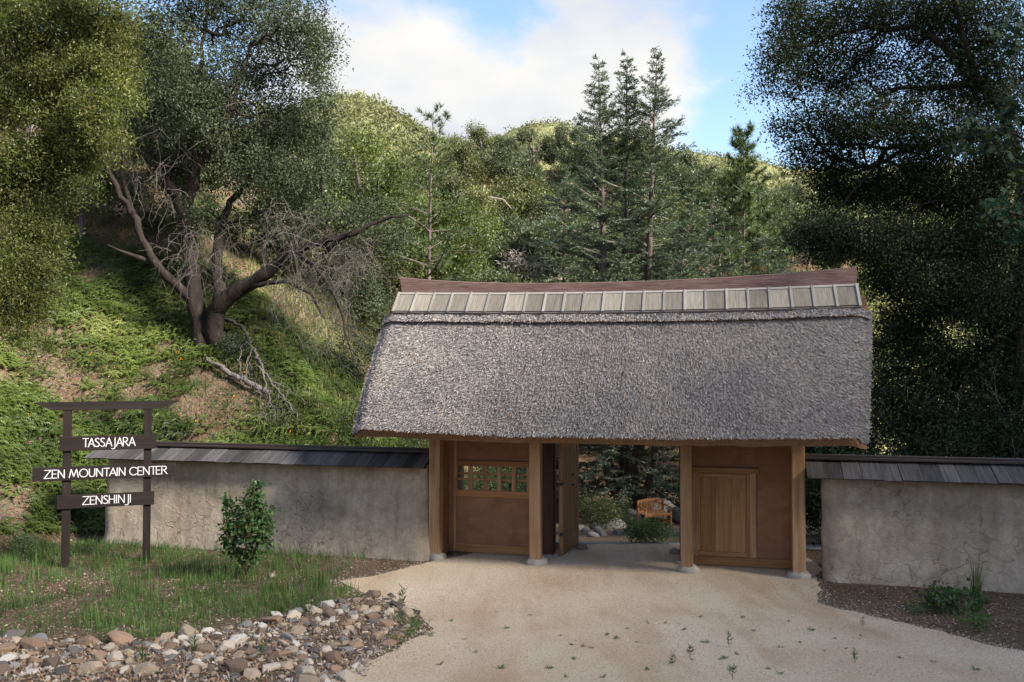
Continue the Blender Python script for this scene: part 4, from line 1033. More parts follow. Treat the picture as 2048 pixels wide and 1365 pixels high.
# ------------------------------------------------------------------ conifers
def conifer(name, label, base, stems, prof, mats, spray, elev, gap, trunk_r, low=0.0, tw=0.13, group=None, sz=0.075, seed=1, topf=0.45):
    """stems: polylines from the ground up; prof(distance below top) -> branch length"""
    base = np.asarray(base, float); r = np.random.default_rng(seed)
    root = empty(name, tuple(base)); tag(root, label, 'tree', group)
    tb, bb, lv = MB(), MB(), MB()
    BA, BB, RA, RB = [], [], [], []; CP, CD, CS, CL = [], [], [], []
    for P, r0 in stems:
        R = resample(P, 0.3); n = len(R); tb.tube(R - base, np.maximum(r0 * (1 - np.linspace(0, 1, n)) ** 0.8, 0.012), 8)
        zt = R[-1][2]; az = r.uniform(0, 6); z = R[0][2] + low
        while z < zt - 0.12:
            dz = zt - z; L = prof(dz) * r.uniform(0.6, 1.15)
            i = int(np.argmin(np.abs(R[:, 2] - z))); p = R[i].copy(); az += 2.39996 + r.normal(0, 0.3)
            e = elev(dz) + r.normal(0, 0.12); n2 = 7
            h = np.array([cos(az), sin(az), 0]); d = h * cos(e) + np.array([0, 0, sin(e)]); pts = [p]
            for k in range(n2):
                d = unit(d + r.normal(0, 0.07, 3) + np.array([0, 0, (-0.05 if k < 4 else 0.07)])); pts.append(pts[-1] + d * L / n2)
            pts = np.array(pts); rb = np.linspace(min(0.006 + 0.011 * L, 0.05), 0.004, n2 + 1)
            BA.append(pts[:-1]); BB.append(pts[1:]); RA.append(rb[:-1]); RB.append(rb[1:])
            m = max(3, int(L / tw)); q = np.sort(r.uniform(0.10 if L > 0.8 else 0.0, 1.0, m)) * n2
            k0 = np.minimum(q.astype(int), n2 - 1); f = (q - k0)[:, None]
            pp = pts[k0] * (1 - f) + pts[k0 + 1] * f; dd = unit(pts[k0 + 1] - pts[k0])
            sd_ = unit(np.cross(dd, np.array([0, 0, 1.0]))) * np.where(r.random((m, 1)) < 0.5, 1, -1)
            tl = (0.12 + 0.24 * np.minimum(1, L) * (1 - 0.6 * q / n2)) * r.uniform(0.7, 1.3, m)
            td = unit(dd * 0.8 + sd_ * r.uniform(0.5, 1.1, (m, 1)) + r.normal(0, 0.2, (m, 3)) + np.array([0, 0, 0.05]))
            CP.append(pp); CD.append(td); CL.append(tl)
            BA.append(pp); BB.append(pp + td * tl[:, None]); RA.append(np.full(m, 0.004)); RB.append(np.full(m, 0.002))
            z += gap * r.uniform(0.6, 1.4) * (topf if dz < 5 else 1.0)
    tb.build('trunk', mats[0], root, smooth=True)
    bb.frusta(np.vstack(BA) - base, np.vstack(BB) - base, np.concatenate(RA), np.concatenate(RB), 3).build('branches', mats[2], root)['kind'] = 'stuff'
    CP, CD, CL = np.vstack(CP), np.vstack(CD), np.concatenate(CL)
    spray(lv, CP - base, CD, CL, sz, r)
    lv.build('crown', mats[1], root)
    return root
def flat_spray(lv, P, D, L, sz, r, n=9):
    N = len(P) * n; q = np.tile(np.linspace(0.05, 1.0, n), len(P))[:, None]
    D2, L2 = np.repeat(D, n, 0), np.repeat(L, n)[:, None]
    pos = np.repeat(P, n, 0) + D2 * L2 * q + r.normal(0, 0.012, (N, 3))
    sd_ = unit(np.cross(D2, np.array([0, 0, 1.0]) + r.normal(0, 0.35, (N, 3)))) * np.where(np.arange(N) % 2, 1, -1)[:, None]
    d = unit(D2 + sd_ * 0.9 + r.normal(0, 0.25, (N, 3)) + np.array([0, 0, -0.1])); nr = unit(np.array([0, 0, 1.0]) + r.normal(0, 0.5, (N, 3)))
    s = unit(np.cross(d, nr)); z = sz * r.uniform(0.7, 1.5, (N, 1))
    lv.scatter(*LEAF4, pos, s * z * 0.42, d * z * 1.5, np.cross(s, d) * z, np.clip(np.repeat(r.beta(2, 2, len(P)), n) * 0.6 + r.random(N) * 0.4, 0, 1))
def needle_tuft(lv, P, D, L, sz, r, n=24):
    N = len(P) * n
    d = unit(np.repeat(D, n, 0) * 0.7 + r.normal(0, 0.6, (N, 3)) + np.array([0, 0, 0.15])); pos = np.repeat(P + D * L[:, None], n, 0) - np.repeat(D * L[:, None], n, 0) * r.random((N, 1)) * 0.5
    s = unit(np.cross(d, r.normal(size=(N, 3)))); z = sz * r.uniform(0.7, 1.3, (N, 1))
    lv.scatter([(-0.5, 0, 0), (0.5, 0, 0), (0, 1, 0)], None, [(0, 1, 2)], pos, s * z * 0.10, d * z, np.cross(s, d), np.clip(np.repeat(r.beta(2, 2, len(P)), n) * 0.6 + r.random(N) * 0.4, 0, 1))

CY = 35.0
cb = np.array([*at(1252, 1035, CY)[:2], 0]); cb[2] = ground_z(cb[0], cb[1])
stems = [(np.array([cb - [0, 0, 0.4], at(1250, 1010, CY), at(1232, 985, CY), at(1216, 950, CY), at(1212, 880, CY), at(1208, 560, CY), at(1203, 330, CY), at(1197, 122, CY)]), 0.25),
         (np.array([cb - [0, 0, 0.4], at(1252, 1000, CY + 0.3), at(1249, 920, CY + 0.5), at(1252, 560, CY + 0.8), at(1252, 330, CY + 0.8), at(1254, 112, CY + 0.8)]), 0.24),
         (np.array([cb - [0, 0, 0.4], at(1258, 1000, CY - 0.2), at(1268, 940, CY - 0.2), at(1282, 880, CY - 0.2), at(1296, 560, CY), at(1305, 330, CY), at(1314, 104, CY)]), 0.26),
         (np.array([at(1262, 1015, CY - 0.1), at(1292, 985, CY - 0.5), at(1306, 945, CY - 0.8), at(1312, 860, CY - 1), at(1345, 640, CY - 1.2), at(1372, 480, CY - 1.4), at(1392, 392, CY - 1.4)]), 0.18)]
conifer('cedar_tree', 'tall blue-green cedar with several spires and trunks behind the gate', cb, stems, lambda d: min(0.16 + 0.25 * d + 0.028 * d * d, 3.6), (M_CEDARBARK, LM['cedar'], M_BARK_G), flat_spray, lambda d: 0.75 - 0.06 * min(d, 9) if d < 12 else -0.05, 0.125, 0.3, low=1.5, tw=0.078, sz=0.085, seed=3, topf=0.5)
# flanking cedars that widen the mass
def simple_conifer(label, px, ytop, Y, prof, seed, r0=0.14, sz=0.095, gap=0.13, spray=flat_spray, mats=None, elev=None, name='cedar_tree', low=0.6, tw=0.08, lean=0, group=None, topf=0.7):
    x, y = at(px, 700, Y)[:2]; b = np.array([x, y, float(ground_z(x, y))])
    top = at(px + lean, ytop, Y)
    st = [(np.array([b - [0, 0, 0.3], b * 0.6 + top * 0.4 + rng.normal(0, 0.08, 3), b * 0.25 + top * 0.75, top]), r0)]
    return conifer(name, label, b, st, prof, mats or (M_BARK_R, LM['cedar'], M_BARK_G), spray, elev or (lambda d: 0.5 - 0.06 * min(d, 9)), gap, r0, low, tw, group, sz, seed, topf)
simple_conifer('lower dense cedar at the foot of the wooded hill beside the tall spires', 1120, 330, 40, lambda d: min(0.5 + 0.33 * d, 3.2), 5, lean=10)
simple_conifer('bushy cedar between the tall spires and the lone pine', 1430, 400, 38, lambda d: min(0.4 + 0.40 * d, 3.0), 6, lean=-10)
simple_conifer('small spreading cedar above the gate ridge near the dark oak', 1535, 470, 36, lambda d: min(0.5 + 0.5 * d, 2.6), 7)
PM = (M_CEDARBARK, LM['pine'], M_CEDARBARK)
simple_conifer('young pine with bare grey trunk and upswept open branches', 845, 224, 30, lambda d: min(0.55 + 0.36 * d, 3.3), 8, 0.10, 0.20, 0.155, needle_tuft, PM, lambda d: 0.85 - 0.10 * min(d, 6), 'pine_tree', 0.5, 0.14, lean=22, topf=0.9)
simple_conifer('pine with tufted crown standing between the cedars and the dark oak', 1490, 265, 46, lambda d: min(0.6 + 0.30 * d, 2.9), 9, 0.16, 0.34, 0.15, needle_tuft, PM, lambda d: 1.0 - 0.09 * min(d, 7), 'pine_tree', 0.5, 0.12, lean=-4)

# ------------------------------------------------------------------ woods on the hills
def wood_tree(seed, h, wdt, mat, n_t, n_l, sz, bare=False):
    r = np.random.default_rng(seed)
    st = np.array([(0, 0, -0.6), (0.1, 0, h * 0.25), (0.2 * r.normal(), 0.2 * r.normal(), h * 0.5), (0.3 * r.normal(), 0, h * 0.8)])
    nb = r.integers(9, 15); T = []
    for k in range(nb):
        c = np.array([r.normal() * wdt * 0.34, r.normal() * wdt * 0.34, h * r.uniform(0.36, 0.95)])
        n = n_t // nb; d = unit(r.normal(size=(n, 3))) * r.random((n, 1)) ** 0.45
        T.append(c + d * np.array([wdt * 0.2, wdt * 0.2, h * 0.10]) * r.uniform(0.6, 1.5))
    T = np.vstack(T)
    root = empty('oak_tree')
    m1 = MB().tube(resample(st, 0.5), np.linspace(0.22, 0.06, len(resample(st, 0.5))), 6)
    A, B, ra, rb = grow(resample(st, 0.4)[3:], np.linspace(0, 2, len(resample(st, 0.4)) - 3), T, 0.3, r_tip=0.012, r_max=0.12)
    m1.frusta(A, B, ra, rb, 3)
    m1.build('trunk', M_TWIG_G if bare else M_BARK_G, root)
    l = MB(); leaves(l, T, n_l, 0.30 if not bare else 0.3, sz, 0.55 if not bare else 0.12, 0.7)
    l.build('crown', mat, root)
    return root
kinds = [('dark', 'broad dark green oak on the steep wooded hillside', LM['hillA'], 8.0, 6.5, 42), ('pale', 'yellow-green oak on the steep wooded hillside', LM['hillB'], 7.0, 7.5, 42), ('dark', 'dark green oak on the steep wooded hillside', LM['hillA'], 9.0, 5.5, 42), ('bare', 'grey leafless tree among the oaks on the wooded hillside', LM['hillC'], 6.0, 4.5, 16)]
protos = []
for k, (nm, lb, mt, h, wd, nl) in enumerate(kinds):
    p = wood_tree(200 + k, h, wd, mt, 300, nl, 0.24 if nm != 'bare' else 0.35, nm == 'bare')
    tag(p, lb, 'tree', {'dark': 'dark oaks on the wooded hillside', 'pale': 'yellow-green oaks on the wooded hillside', 'bare': 'bare trees on the wooded hillside'}[nm])
    p['used'] = 0; protos.append(p)
def place(proto, pos, s, rz):
    if proto['used'] == 0: o = proto; o['used'] = 1
    else: o = copy_tree(proto)
    o.location = tuple(pos); o.scale = (s * rng.uniform(0.8, 1.25), s * rng.uniform(0.8, 1.25), s * rng.uniform(0.75, 1.3)); o.rotation_euler = (0, 0, rz)
    return o
# (crest fraction, height fraction) spots on the wooded hill; the russet patch stays open
spots = []
for q in np.linspace(0.10, 0.93, 17): spots.append((q + rng.normal(0, 0.008), rng.uniform(0.93, 1.0)))
for tq in (0.80, 0.66, 0.52, 0.40, 0.28, 0.16):
    for q in np.linspace(0.12, 0.93, 13): spots.append((q + rng.normal(0, 0.02), tq + rng.normal(0, 0.035)))
for q, tq in spots:
    if 0.17 < q < 0.335 and 0.36 < tq < 0.60: continue
    pos = surfC(np.array(q), np.array(tq)); pos[2] -= 0.3
    k = rng.choice([0, 1, 2, 0, 2, 3], p=[0.26, 0.27, 0.22, 0.08, 0.09, 0.08])
    o = place(protos[k], pos, rng.uniform(0.55, 0.98) * (0.8 if tq > 0.9 else 1), rng.uniform(0, 6.3))
    tag(o, kinds[k][1], 'tree', {'dark': 'dark oaks on the wooded hillside', 'pale': 'yellow-green oaks on the wooded hillside', 'bare': 'bare trees on the wooded hillside'}[kinds[k][0]])
    if tq > 0.9: tag(o, ['dark rounded oak crowning the ridge of the wooded hill', 'yellow-green oak crowning the ridge of the wooded hill', 'dark slender oak crowning the ridge of the wooded hill', 'grey leafless tree crowning the ridge of the wooded hill'][k], 'tree', 'trees along the wooded ridge')
    elif k == 2: tag(o, 'narrow dark green oak on the steep wooded hillside', 'tree', 'narrow dark oaks on the wooded hillside')
for p in protos:
    if p['used'] == 0: place(p, surfC(np.array(0.3), np.array(0.7)), 0.8, 0.3)
    del p['used']
# trees on the near bank further up, behind the twisted oak
up_proto = []
for k, (x, y, s, kk) in enumerate([(-12.5, 31, 0.8, 1), (-16.5, 29, 0.85, 0), (-20, 34, 0.9, 0), (-22, 27, 0.9, 1), (-8.6, 29.5, 0.55, 0), (-10.8, 28.0, 0.55, 2), (-6.4, 32.5, 0.6, 1), (-13.4, 26.5, 0.5, 0), (-7.2, 36.0, 0.7, 2), (-1.5, 48, 0.8, 0), (3.5, 52, 0.8, 1)]):
    o = copy_tree(protos[kk]); o.location = (x, y, float(ground_z(x, y)) - 0.3); o.scale = (s,) * 3; o.rotation_euler = (0, 0, k * 1.3)
    tag(o, ['broad dark green', 'yellow-green', 'narrow dark green'][kk] + ' oak growing higher up the bank behind the twisted oak', 'tree', 'oaks higher up the bank')
# chaparral covering the far hills, too far to count
def scrub(surf, N, size, n, t0, t1, label, bs):
    q = rng.random(N); t_ = rng.uniform(t0, t1, N)
    C = surf(q, t_); C[:, 2] += size * 0.3
    C = np.repeat(C, bs, 0) + rng.normal(size=(N * bs, 3)) * size * np.array([0.6, 0.6, 0.4])
    m = MB(); leaves(m, C, n, size * 0.35, size * 0.55, 0.7, 0.8)
    o = m.build('chaparral', LM['scrub']); tag(o, label, 'scrub', kind='stuff')
scrub(surfA, 5200, 1.5, 4, 0.35, 1.02, 'low green chaparral bushes covering the sunlit far hill', 4)
scrub(surfB, 3200, 2.2, 4, 0.55, 1.02, 'dense scrub along the distant green ridge', 4)
scrub(surfD, 3000, 1.0, 4, 0.2, 1.02, 'pale scrub on the bright slope beyond the dark oak', 4)

# ------------------------------------------------------------------ shrubs and garden behind the gate
def shrub(name, label, base, h, wd, mat, n_t, n_l, sz, group=None, stem=M_BARK_G, aspect=0.5, spread=0.07, tmpl=LEAF4, cat='shrub'):
    base = np.asarray(base, float); root = empty(name, tuple(base)); tag(root, label, cat, group)
    d = rand_dirs(n_t) * rng.random((n_t, 1)) ** 0.4
    lump = 1 + 0.25 * np.sin(d[:, :1] * 5 + rng.uniform(0, 6)) * np.cos(d[:, 1:2] * 4)
    T = d * np.array([wd / 2, wd / 2, h * 0.45]) * lump + np.array([0, 0, h * 0.52])
    A, B, ra, rb = grow(np.array([[0, 0, 0.0], [0, 0, h * 0.1], [0.03, 0, h * 0.2]]), np.zeros(3), T, 0.6, r_tip=0.003, r_max=0.025)
    MB().frusta(A, B, ra, rb, 3).build('stems', stem, root)['kind'] = 'stuff'
    l = MB(); leaves(l, T, n_l, spread, sz, aspect, 0.6, tmpl); l.build('foliage', mat, root)
    return root
def gpos(x, y): return np.array([x, y, float(ground_z(x, y))])
shrub('garden_shrub', 'dark olive rounded shrub by the open door leaf behind the gate', gpos(2.75, 27.5), 1.15, 1.9, LM['olive'], 150, 34, 0.06, spread=0.09)
shrub('garden_shrub', 'bright green leafy bush in front of the wooden bench', hit(1297, 1088, 17.0), 0.50, 1.15, LM['bright'], 90, 26, 0.055)
shrub('garden_shrub', 'tall green shrub filling the gap between post and wall', gpos(7.6, 19.8), 1.3, 1.5, LM['olive'], 120, 26, 0.06)
shrub('garden_shrub', 'leafy shrub seen through the lattice window', gpos(-0.6, 22.5), 1.9, 2.6, LM['light'], 170, 26, 0.075)
shrub('garden_shrub', 'round green shrub on the bank foot beside the lane', gpos(-0.2, 27.0), 2.4, 3.2, LM['oak'], 190, 30, 0.09)
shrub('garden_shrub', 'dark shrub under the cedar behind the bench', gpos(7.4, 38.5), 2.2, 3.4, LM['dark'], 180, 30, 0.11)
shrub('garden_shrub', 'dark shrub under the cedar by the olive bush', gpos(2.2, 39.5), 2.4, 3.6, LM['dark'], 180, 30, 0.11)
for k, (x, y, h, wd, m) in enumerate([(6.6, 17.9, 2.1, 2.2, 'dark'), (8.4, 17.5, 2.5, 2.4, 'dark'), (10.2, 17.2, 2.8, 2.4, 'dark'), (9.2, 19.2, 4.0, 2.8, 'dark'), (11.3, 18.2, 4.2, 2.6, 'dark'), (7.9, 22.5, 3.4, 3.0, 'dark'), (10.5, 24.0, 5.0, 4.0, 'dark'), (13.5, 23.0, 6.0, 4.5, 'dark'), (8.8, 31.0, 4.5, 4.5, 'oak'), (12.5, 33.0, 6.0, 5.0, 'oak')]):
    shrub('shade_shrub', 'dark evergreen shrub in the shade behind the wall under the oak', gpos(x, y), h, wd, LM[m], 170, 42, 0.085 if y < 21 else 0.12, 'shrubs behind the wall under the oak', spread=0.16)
for k, (x, y, h, wd) in enumerate([(-3.6, 21.3, 1.5, 2.0), (-4.7, 25.5, 1.9, 2.2), (-2.6, 23.2, 1.6, 1.8)]):
    shrub('bank_shrub', 'green bush growing on the bank beside the thatched roof', gpos(x, y), h, wd, LM['oak' if k == 1 else 'light'], 130, 30, 0.07, 'bushes on the bank beside the roof')
shrub('bank_shrub', 'dark leafy bush at the foot of the twisted oak', gpos(ob[0] + 1.1, ob[1] - 0.5), 0.9, 1.2, LM['oak'], 80, 26, 0.06)

# bench
M_TEAK = wood_mat('teak_bench', (0.36, 0.16, 0.06), (0.52, 0.25, 0.10), (0.62, 0.34, 0.16), 'X', 1.5, 0.45, 0.35)
bp = gpos(5.35, 32.2)
bench = empty('garden_bench', tuple(bp), radians(24)); tag(bench, 'orange teak garden bench with slatted curved back under the cedar', 'bench')
BW = 1.12
def bpart(name, x0, x1, y0, y1, z0, z1, rx=0.0):
    o = MB().box(-(x1 - x0) / 2, (x1 - x0) / 2, -(y1 - y0) / 2, (y1 - y0) / 2, -(z1 - z0) / 2, (z1 - z0) / 2).build(name, M_TEAK, bench, bevel=0.004)
    o.location = ((x0 + x1) / 2, (y0 + y1) / 2, (z0 + z1) / 2); o.rotation_euler = (rx, 0, 0); return o
for s in (-1, 1):
    bpart('leg', s * BW / 2 - 0.03, s * BW / 2 + 0.03, -0.28, -0.22, 0, 0.62)
    bpart('leg', s * BW / 2 - 0.03, s * BW / 2 + 0.03, 0.22, 0.28, 0, 0.90, -0.06)
    P = [(s * BW / 2, 0.22, 0.70), (s * BW / 2, 0.1, 0.70), (s * (BW / 2 + 0.01), -0.1, 0.665), (s * (BW / 2 + 0.01), -0.27, 0.655), (s * (BW / 2 + 0.01), -0.33, 0.63)]
    MB().tube(P, [0.03, 0.032, 0.034, 0.036, 0.025], 8).build('armrest', M_TEAK, bench, smooth=True)
    bpart('side_rail', s * BW / 2 - 0.022, s * BW / 2 + 0.022, -0.22, 0.22, 0.10, 0.15)
for k in range(5): bpart('seat_slat', -BW / 2 + 0.03, BW / 2 - 0.03, -0.26 + k * 0.1, -0.175 + k * 0.1, 0.42, 0.445)
bpart('seat_rail', -BW / 2 + 0.03, BW / 2 - 0.03, -0.27, -0.24, 0.35, 0.419)
bpart('back_rail', -BW / 2 + 0.03, BW / 2 - 0.03, 0.235, 0.27, 0.45, 0.51)
xs = np.linspace(-BW / 2, BW / 2, 13); top = 0.90 + 0.06 * np.cos(xs / BW * pi)
ring = np.stack([np.stack([xs, np.full(13, 0.25), top - 0.09], -1), np.stack([xs, np.full(13, 0.25), top], -1), np.stack([xs, np.full(13, 0.29), top], -1), np.stack([xs, np.full(13, 0.29), top - 0.09], -1)], 1)
i, j = np.meshgrid(np.arange(12), np.arange(4), indexing='ij')
Q = np.vstack([np.stack([i * 4 + j, i * 4 + (j + 1) % 4, (i + 1) * 4 + (j + 1) % 4, (i + 1) * 4 + j], -1).reshape(-1, 4), [(3, 2, 1, 0)], [(48, 49, 50, 51)]])
MB().add(ring.reshape(-1, 3), Q).build('top_rail', M_TEAK, bench)
for x in np.linspace(-BW / 2 + 0.07, BW / 2 - 0.07, 15): bpart('back_slat', x - 0.016, x + 0.016, 0.245, 0.265, 0.505, 0.85)

# ------------------------------------------------------------------ stones
def stone_mat(name, col):
    t = NT(name); v = t.coords(); oi = t.n('ShaderNodeObjectInfo')
    n1 = t.noise(v, 5, 5, 0.6); n2 = t.noise(v, 38, 4, 0.75)
    c0 = t.mix(1.0, col, t.ramp(oi.outputs['Random'], [(0, (0.75,) * 3), (1, (1.2,) * 3)]), 'MULTIPLY')
    c = t.mix(t.ramp(n1, [(0.38, (0, 0, 0)), (0.66, (0.8,) * 3)]), c0, t.mix(1.0, c0, (1.06, 0.95, 0.85), 'MULTIPLY'))
    c = t.mix(t.ramp(n2, [(0.35, (0.6,) * 3), (0.6, (0, 0, 0))]), c, t.mix(1.0, c, (0.45, 0.42, 0.40), 'MULTIPLY'))
    return t.done(c, 0.85, t.bump(n2, 0.5, 0.01, t.bump(n1, 0.5, 0.03)), 0.25)
STONES = [(n_, stone_mat('stone_' + n_.replace(' ', '_'), c_)) for n_, c_ in (('tan', (0.38, 0.31, 0.24)), ('pale buff', (0.47, 0.42, 0.36)), ('dark brown', (0.16, 0.12, 0.095)), ('grey', (0.23, 0.225, 0.225)), ('charcoal', (0.12, 0.11, 0.108)), ('whitish', (0.54, 0.52, 0.49)), ('rust brown', (0.27, 0.19, 0.14)))]
SP = [0.18, 0.15, 0.20, 0.13, 0.09, 0.09, 0.16]
M_STONE = STONES[0][1]
t = NT('river_stone'); v = t.coords(); oi = t.n('ShaderNodeObjectInfo'); n1 = t.noise(v, 4, 5, 0.65); n2 = t.noise(v, 30, 4, 0.75)
c0 = t.ramp(oi.outputs['Random'], [(0.0, (0.15, 0.145, 0.135)), (0.5, (0.21, 0.195, 0.17)), (1.0, (0.27, 0.26, 0.25))])
M_RIVER = t.done(t.mix(t.math('MULTIPLY', n1, 0.9), c0, t.mix(1.0, c0, (0.5, 0.5, 0.5), 'MULTIPLY')), 0.85, t.bump(n2, 0.4, 0.015), 0.2)
def rock_mesh(seed, npts=16, flat=0.54, rough=True):
    r = np.random.default_rng(seed); bm = bmesh.new()
    P = unit(r.normal(size=(npts, 3))) * r.uniform(0.82, 1.05, (npts, 1)) * np.array([1, r.uniform(0.65, 0.95), flat * r.uniform(0.75, 1.2)]) * 0.5
    for p in P: bm.verts.new(p)
    bmesh.ops.convex_hull(bm, input=bm.verts)
    bmesh.ops.delete(bm, geom=[q for q in bm.verts if not q.link_faces], context='VERTS')
    if rough is True: bmesh.ops.bevel(bm, geom=list(bm.edges), offset=0.022, segments=1, affect='EDGES')
    if rough is False:
        bmesh.ops.subdivide_edges(bm, edges=bm.edges, cuts=1, use_grid_fill=True, smooth=0.6)
        for f in bm.faces: f.smooth = True
    m = bpy.data.meshes.new('rock'); bm.to_mesh(m); bm.free(); return m
ROCKS = [rock_mesh(300 + k, 15 + k % 6) for k in range(18)]
for m in ROCKS: m.materials.append(M_STONE)
ROUND = [rock_mesh(340 + k, 22, 0.7, False) for k in range(6)]
for m in ROUND: m.materials.append(M_RIVER)
def stone(mesh, pos, size, label, group=None, name='rock', sink=0.22, mat=None):
    o = bpy.data.objects.new(name, mesh); COL.objects.link(o)
    o.location = (pos[0], pos[1], pos[2] + size * (0.28 - sink)); o.scale = (size,) * 3
    o.rotation_euler = (rng.normal(0, 0.22), rng.normal(0, 0.22), rng.uniform(0, 6.28))
    if mat is not None:
        o.material_slots[0].link = 'OBJECT'; o.material_slots[0].material = mat
    tag(o, label, 'rock', group); return o
def pick():
    k = rng.choice(len(STONES), p=SP); return STONES[k]
# border of rough rocks along the drive: outline on the ground
UP = np.array([(-40, 1275), (60, 1285), (200, 1290), (300, 1285), (380, 1268), (470, 1258), (540, 1240), (640, 1222), (700, 1200), (750, 1190), (800, 1195)], float)
LO = np.array([(820, 1228), (815, 1262), (770, 1300), (745, 1340), (720, 1370), (640, 1430), (-40, 1470)], float)
poly = np.array([hit(*p)[:2] for p in np.vstack([UP, LO])])
upw = np.array([hit(*p)[:2] for p in UP])
def inside(x, y, poly):
    n = len(poly); r = np.zeros(np.shape(x), bool); j = n - 1
    for i in range(n):
        a, b_ = poly[i], poly[j]
        r ^= ((a[1] > y) != (b_[1] > y)) & (x < (b_[0] - a[0]) * (y - a[1]) / (b_[1] - a[1] + 1e-12) + a[0]); j = i
    return r
placed = np.zeros((0, 3))
def try_place(x, y, s):
    global placed
    if len(placed) and np.any(np.hypot(placed[:, 0] - x, placed[:, 1] - y) < (placed[:, 2] + s) * 0.40): return False
    placed = np.vstack([placed, (x, y, s)]); return True
lo_, hi_ = poly.min(0), poly.max(0)
RL, RG = 'rough broken stone in the rock border beside the sandy drive', 'stones of the rock border'
cnt = 0
special = [(545, 1245, 0.42, 'large russet slab topping the rock border near the grass'), (745, 1195, 0.40, 'dark brown block at the tip of the rock border'), (770, 1255, 0.30, 'flat orange-brown stone at the drive edge of the border')]
for px, py, s, lb in special:
    p = hit(px, py); try_place(p[0], p[1], s); stone(ROCKS[cnt], p, s, lb, mat=STONES[(6, 2, 6)[cnt]][1]); cnt += 1
# a row of bigger stones along the grass side
sarc = np.concatenate([[0], np.cumsum(np.linalg.norm(np.diff(upw, axis=0), axis=1))])
a = 0.0
while a < sarc[-1]:
    s = rng.uniform(0.22, 0.42); x, y = np.interp(a, sarc, upw[:, 0]) + rng.normal(0, 0.05), np.interp(a, sarc, upw[:, 1]) + rng.normal(0, 0.06)
    if try_place(x, y, s):
        nm, mt = pick(); stone(ROCKS[rng.integers(18)], gpos(x, y), s, f'larger {nm} broken stone in the row edging the grass above the rock border', 'edging stones along the grass', mat=mt); cnt += 1
    a += s * rng.uniform(0.85, 1.15)
for smin, smax, tries in ((0.22, 0.36, 190), (0.14, 0.22, 1500), (0.09, 0.14, 2500)):
    for _ in range(tries):
        if cnt >= 298: break
        x, y = rng.uniform(lo_, hi_)
        if y < 8.3 or not inside(x, y, poly): continue
        s = rng.uniform(smin, smax)
        if try_place(x, y, s):
            nm, mt = pick(); sz_ = 'big' if s > 0.22 else 'small' if s < 0.14 else 'middling'
            stone(ROCKS[rng.integers(18)], gpos(x, y), s, f'{sz_} {nm} broken stone within the rock border beside the sandy drive', RG, mat=mt); cnt += 1
# rubble between them
def rubble(name, label, xs_, ys_, smin, smax, mat, z=0.0):
    m = MB(); N = len(xs_)
    tm = rock_mesh(390, 9, 0.6, None); TV = np.array([v_.co[:] for v_ in tm.vertices]); TT = [tuple(p.vertices) for p in tm.polygons]
    S = rng.uniform(smin, smax, (N, 1)) ; A = rand_dirs(N); B = unit(np.cross(A, rand_dirs(N))); C = np.cross(A, B)
    m.scatter(TV, None, TT, np.stack([xs_, ys_, ground_z(xs_, ys_) + z], -1) + np.array([0, 0, 1]) * S * 0.15, A * S, B * S * 0.8, C * S * 0.6, rng.random(N))
    o = m.build(name, mat); tag(o, label, 'rubble', kind='stuff')
t = NT('rubble_stone'); r_ = t.attr(); n2 = t.noise(t.coords(), 40, 4, 0.75)
c = t.ramp(r_, [(0.0, (0.30, 0.22, 0.16)), (0.2, (0.42, 0.36, 0.29)), (0.35, (0.18, 0.13, 0.10)), (0.5, (0.36, 0.28, 0.205)), (0.64, (0.21, 0.195, 0.185)), (0.80, (0.52, 0.47, 0.42)), (0.88, (0.36, 0.23, 0.15))], 'CONSTANT')
M_RUB = t.done(t.mix(t.math('MULTIPLY', n2, 0.7), c, t.mix(1.0, c, (0.5, 0.47, 0.44), 'MULTIPLY')), 0.9, t.bump(n2, 0.4, 0.01), 0.2)
x, y = rng.uniform(lo_[0], hi_[0], 9000), rng.uniform(7.6, hi_[1], 9000); k = inside(x, y, poly)
rubble('rubble', 'small chips and rubble filling the rock border', x[k], y[k], 0.03, 0.10, M_RUB, 0.0)
x, y = rng.uniform(4.8, 9.5, 1500), rng.uniform(9.5, 14.3, 1500); k = x > np.interp(y, PR[:, 0], PR[:, 1]) - 0.12
rubble('rubble', 'scattered small stones in the soil below the dark wall', x[k], y[k], 0.015, 0.06, M_RUB)
x, y = rng.uniform(-9.5, -1.4, 2600), rng.uniform(8.5, 17, 2600); k = x < np.interp(y, PL[:, 0], PL[:, 1]) + 0.12
rubble('rubble', 'small stones lying in the grass plot before the long wall', x[k], y[k], 0.012, 0.05, M_RUB)
# loose stones behind and beside the gate
p = hit(1164, 1100, 15.0); stone(ROUND[0], p, 0.30, 'round grey doorstop stone against the open door leaf', sink=0.1)
p = hit(1351, 1110, 15.0); stone(ROUND[1], p, 0.26, 'brown doorstop stone at the foot of the gate post', sink=0.1)
for px, py, Y, s in ((1160, 1058, 25, 0.45), (1172, 1060, 25, 0.35), (1190, 1055, 25.3, 0.55), (1203, 1068, 24, 0.4), (1186, 1070, 24, 0.36), (1198, 1060, 25, 0.36), (1212, 1055, 26, 0.5), (1230, 1052, 26.5, 0.75), (1236, 1066, 24.5, 0.4)):
    q = hit(px, py + 4, 17.0); stone(ROUND[rng.integers(6)], gpos(q[0], q[1]), s, 'rounded grey garden stone in the cluster below the cedar', 'garden stones below the cedar')
stone(ROUND[2], gpos(4.55, 33.3), 1.0, 'grey boulder between the cedar trunk and the bench', sink=0.05)
stone(ROUND[3], gpos(6.6, 33.4), 1.25, 'large grey boulder beside the wooden bench', sink=0.05)
stone(ROUND[4], gpos(6.2, 36.8), 1.7, 'pale lichen covered boulder behind the wooden bench', sink=0.0)
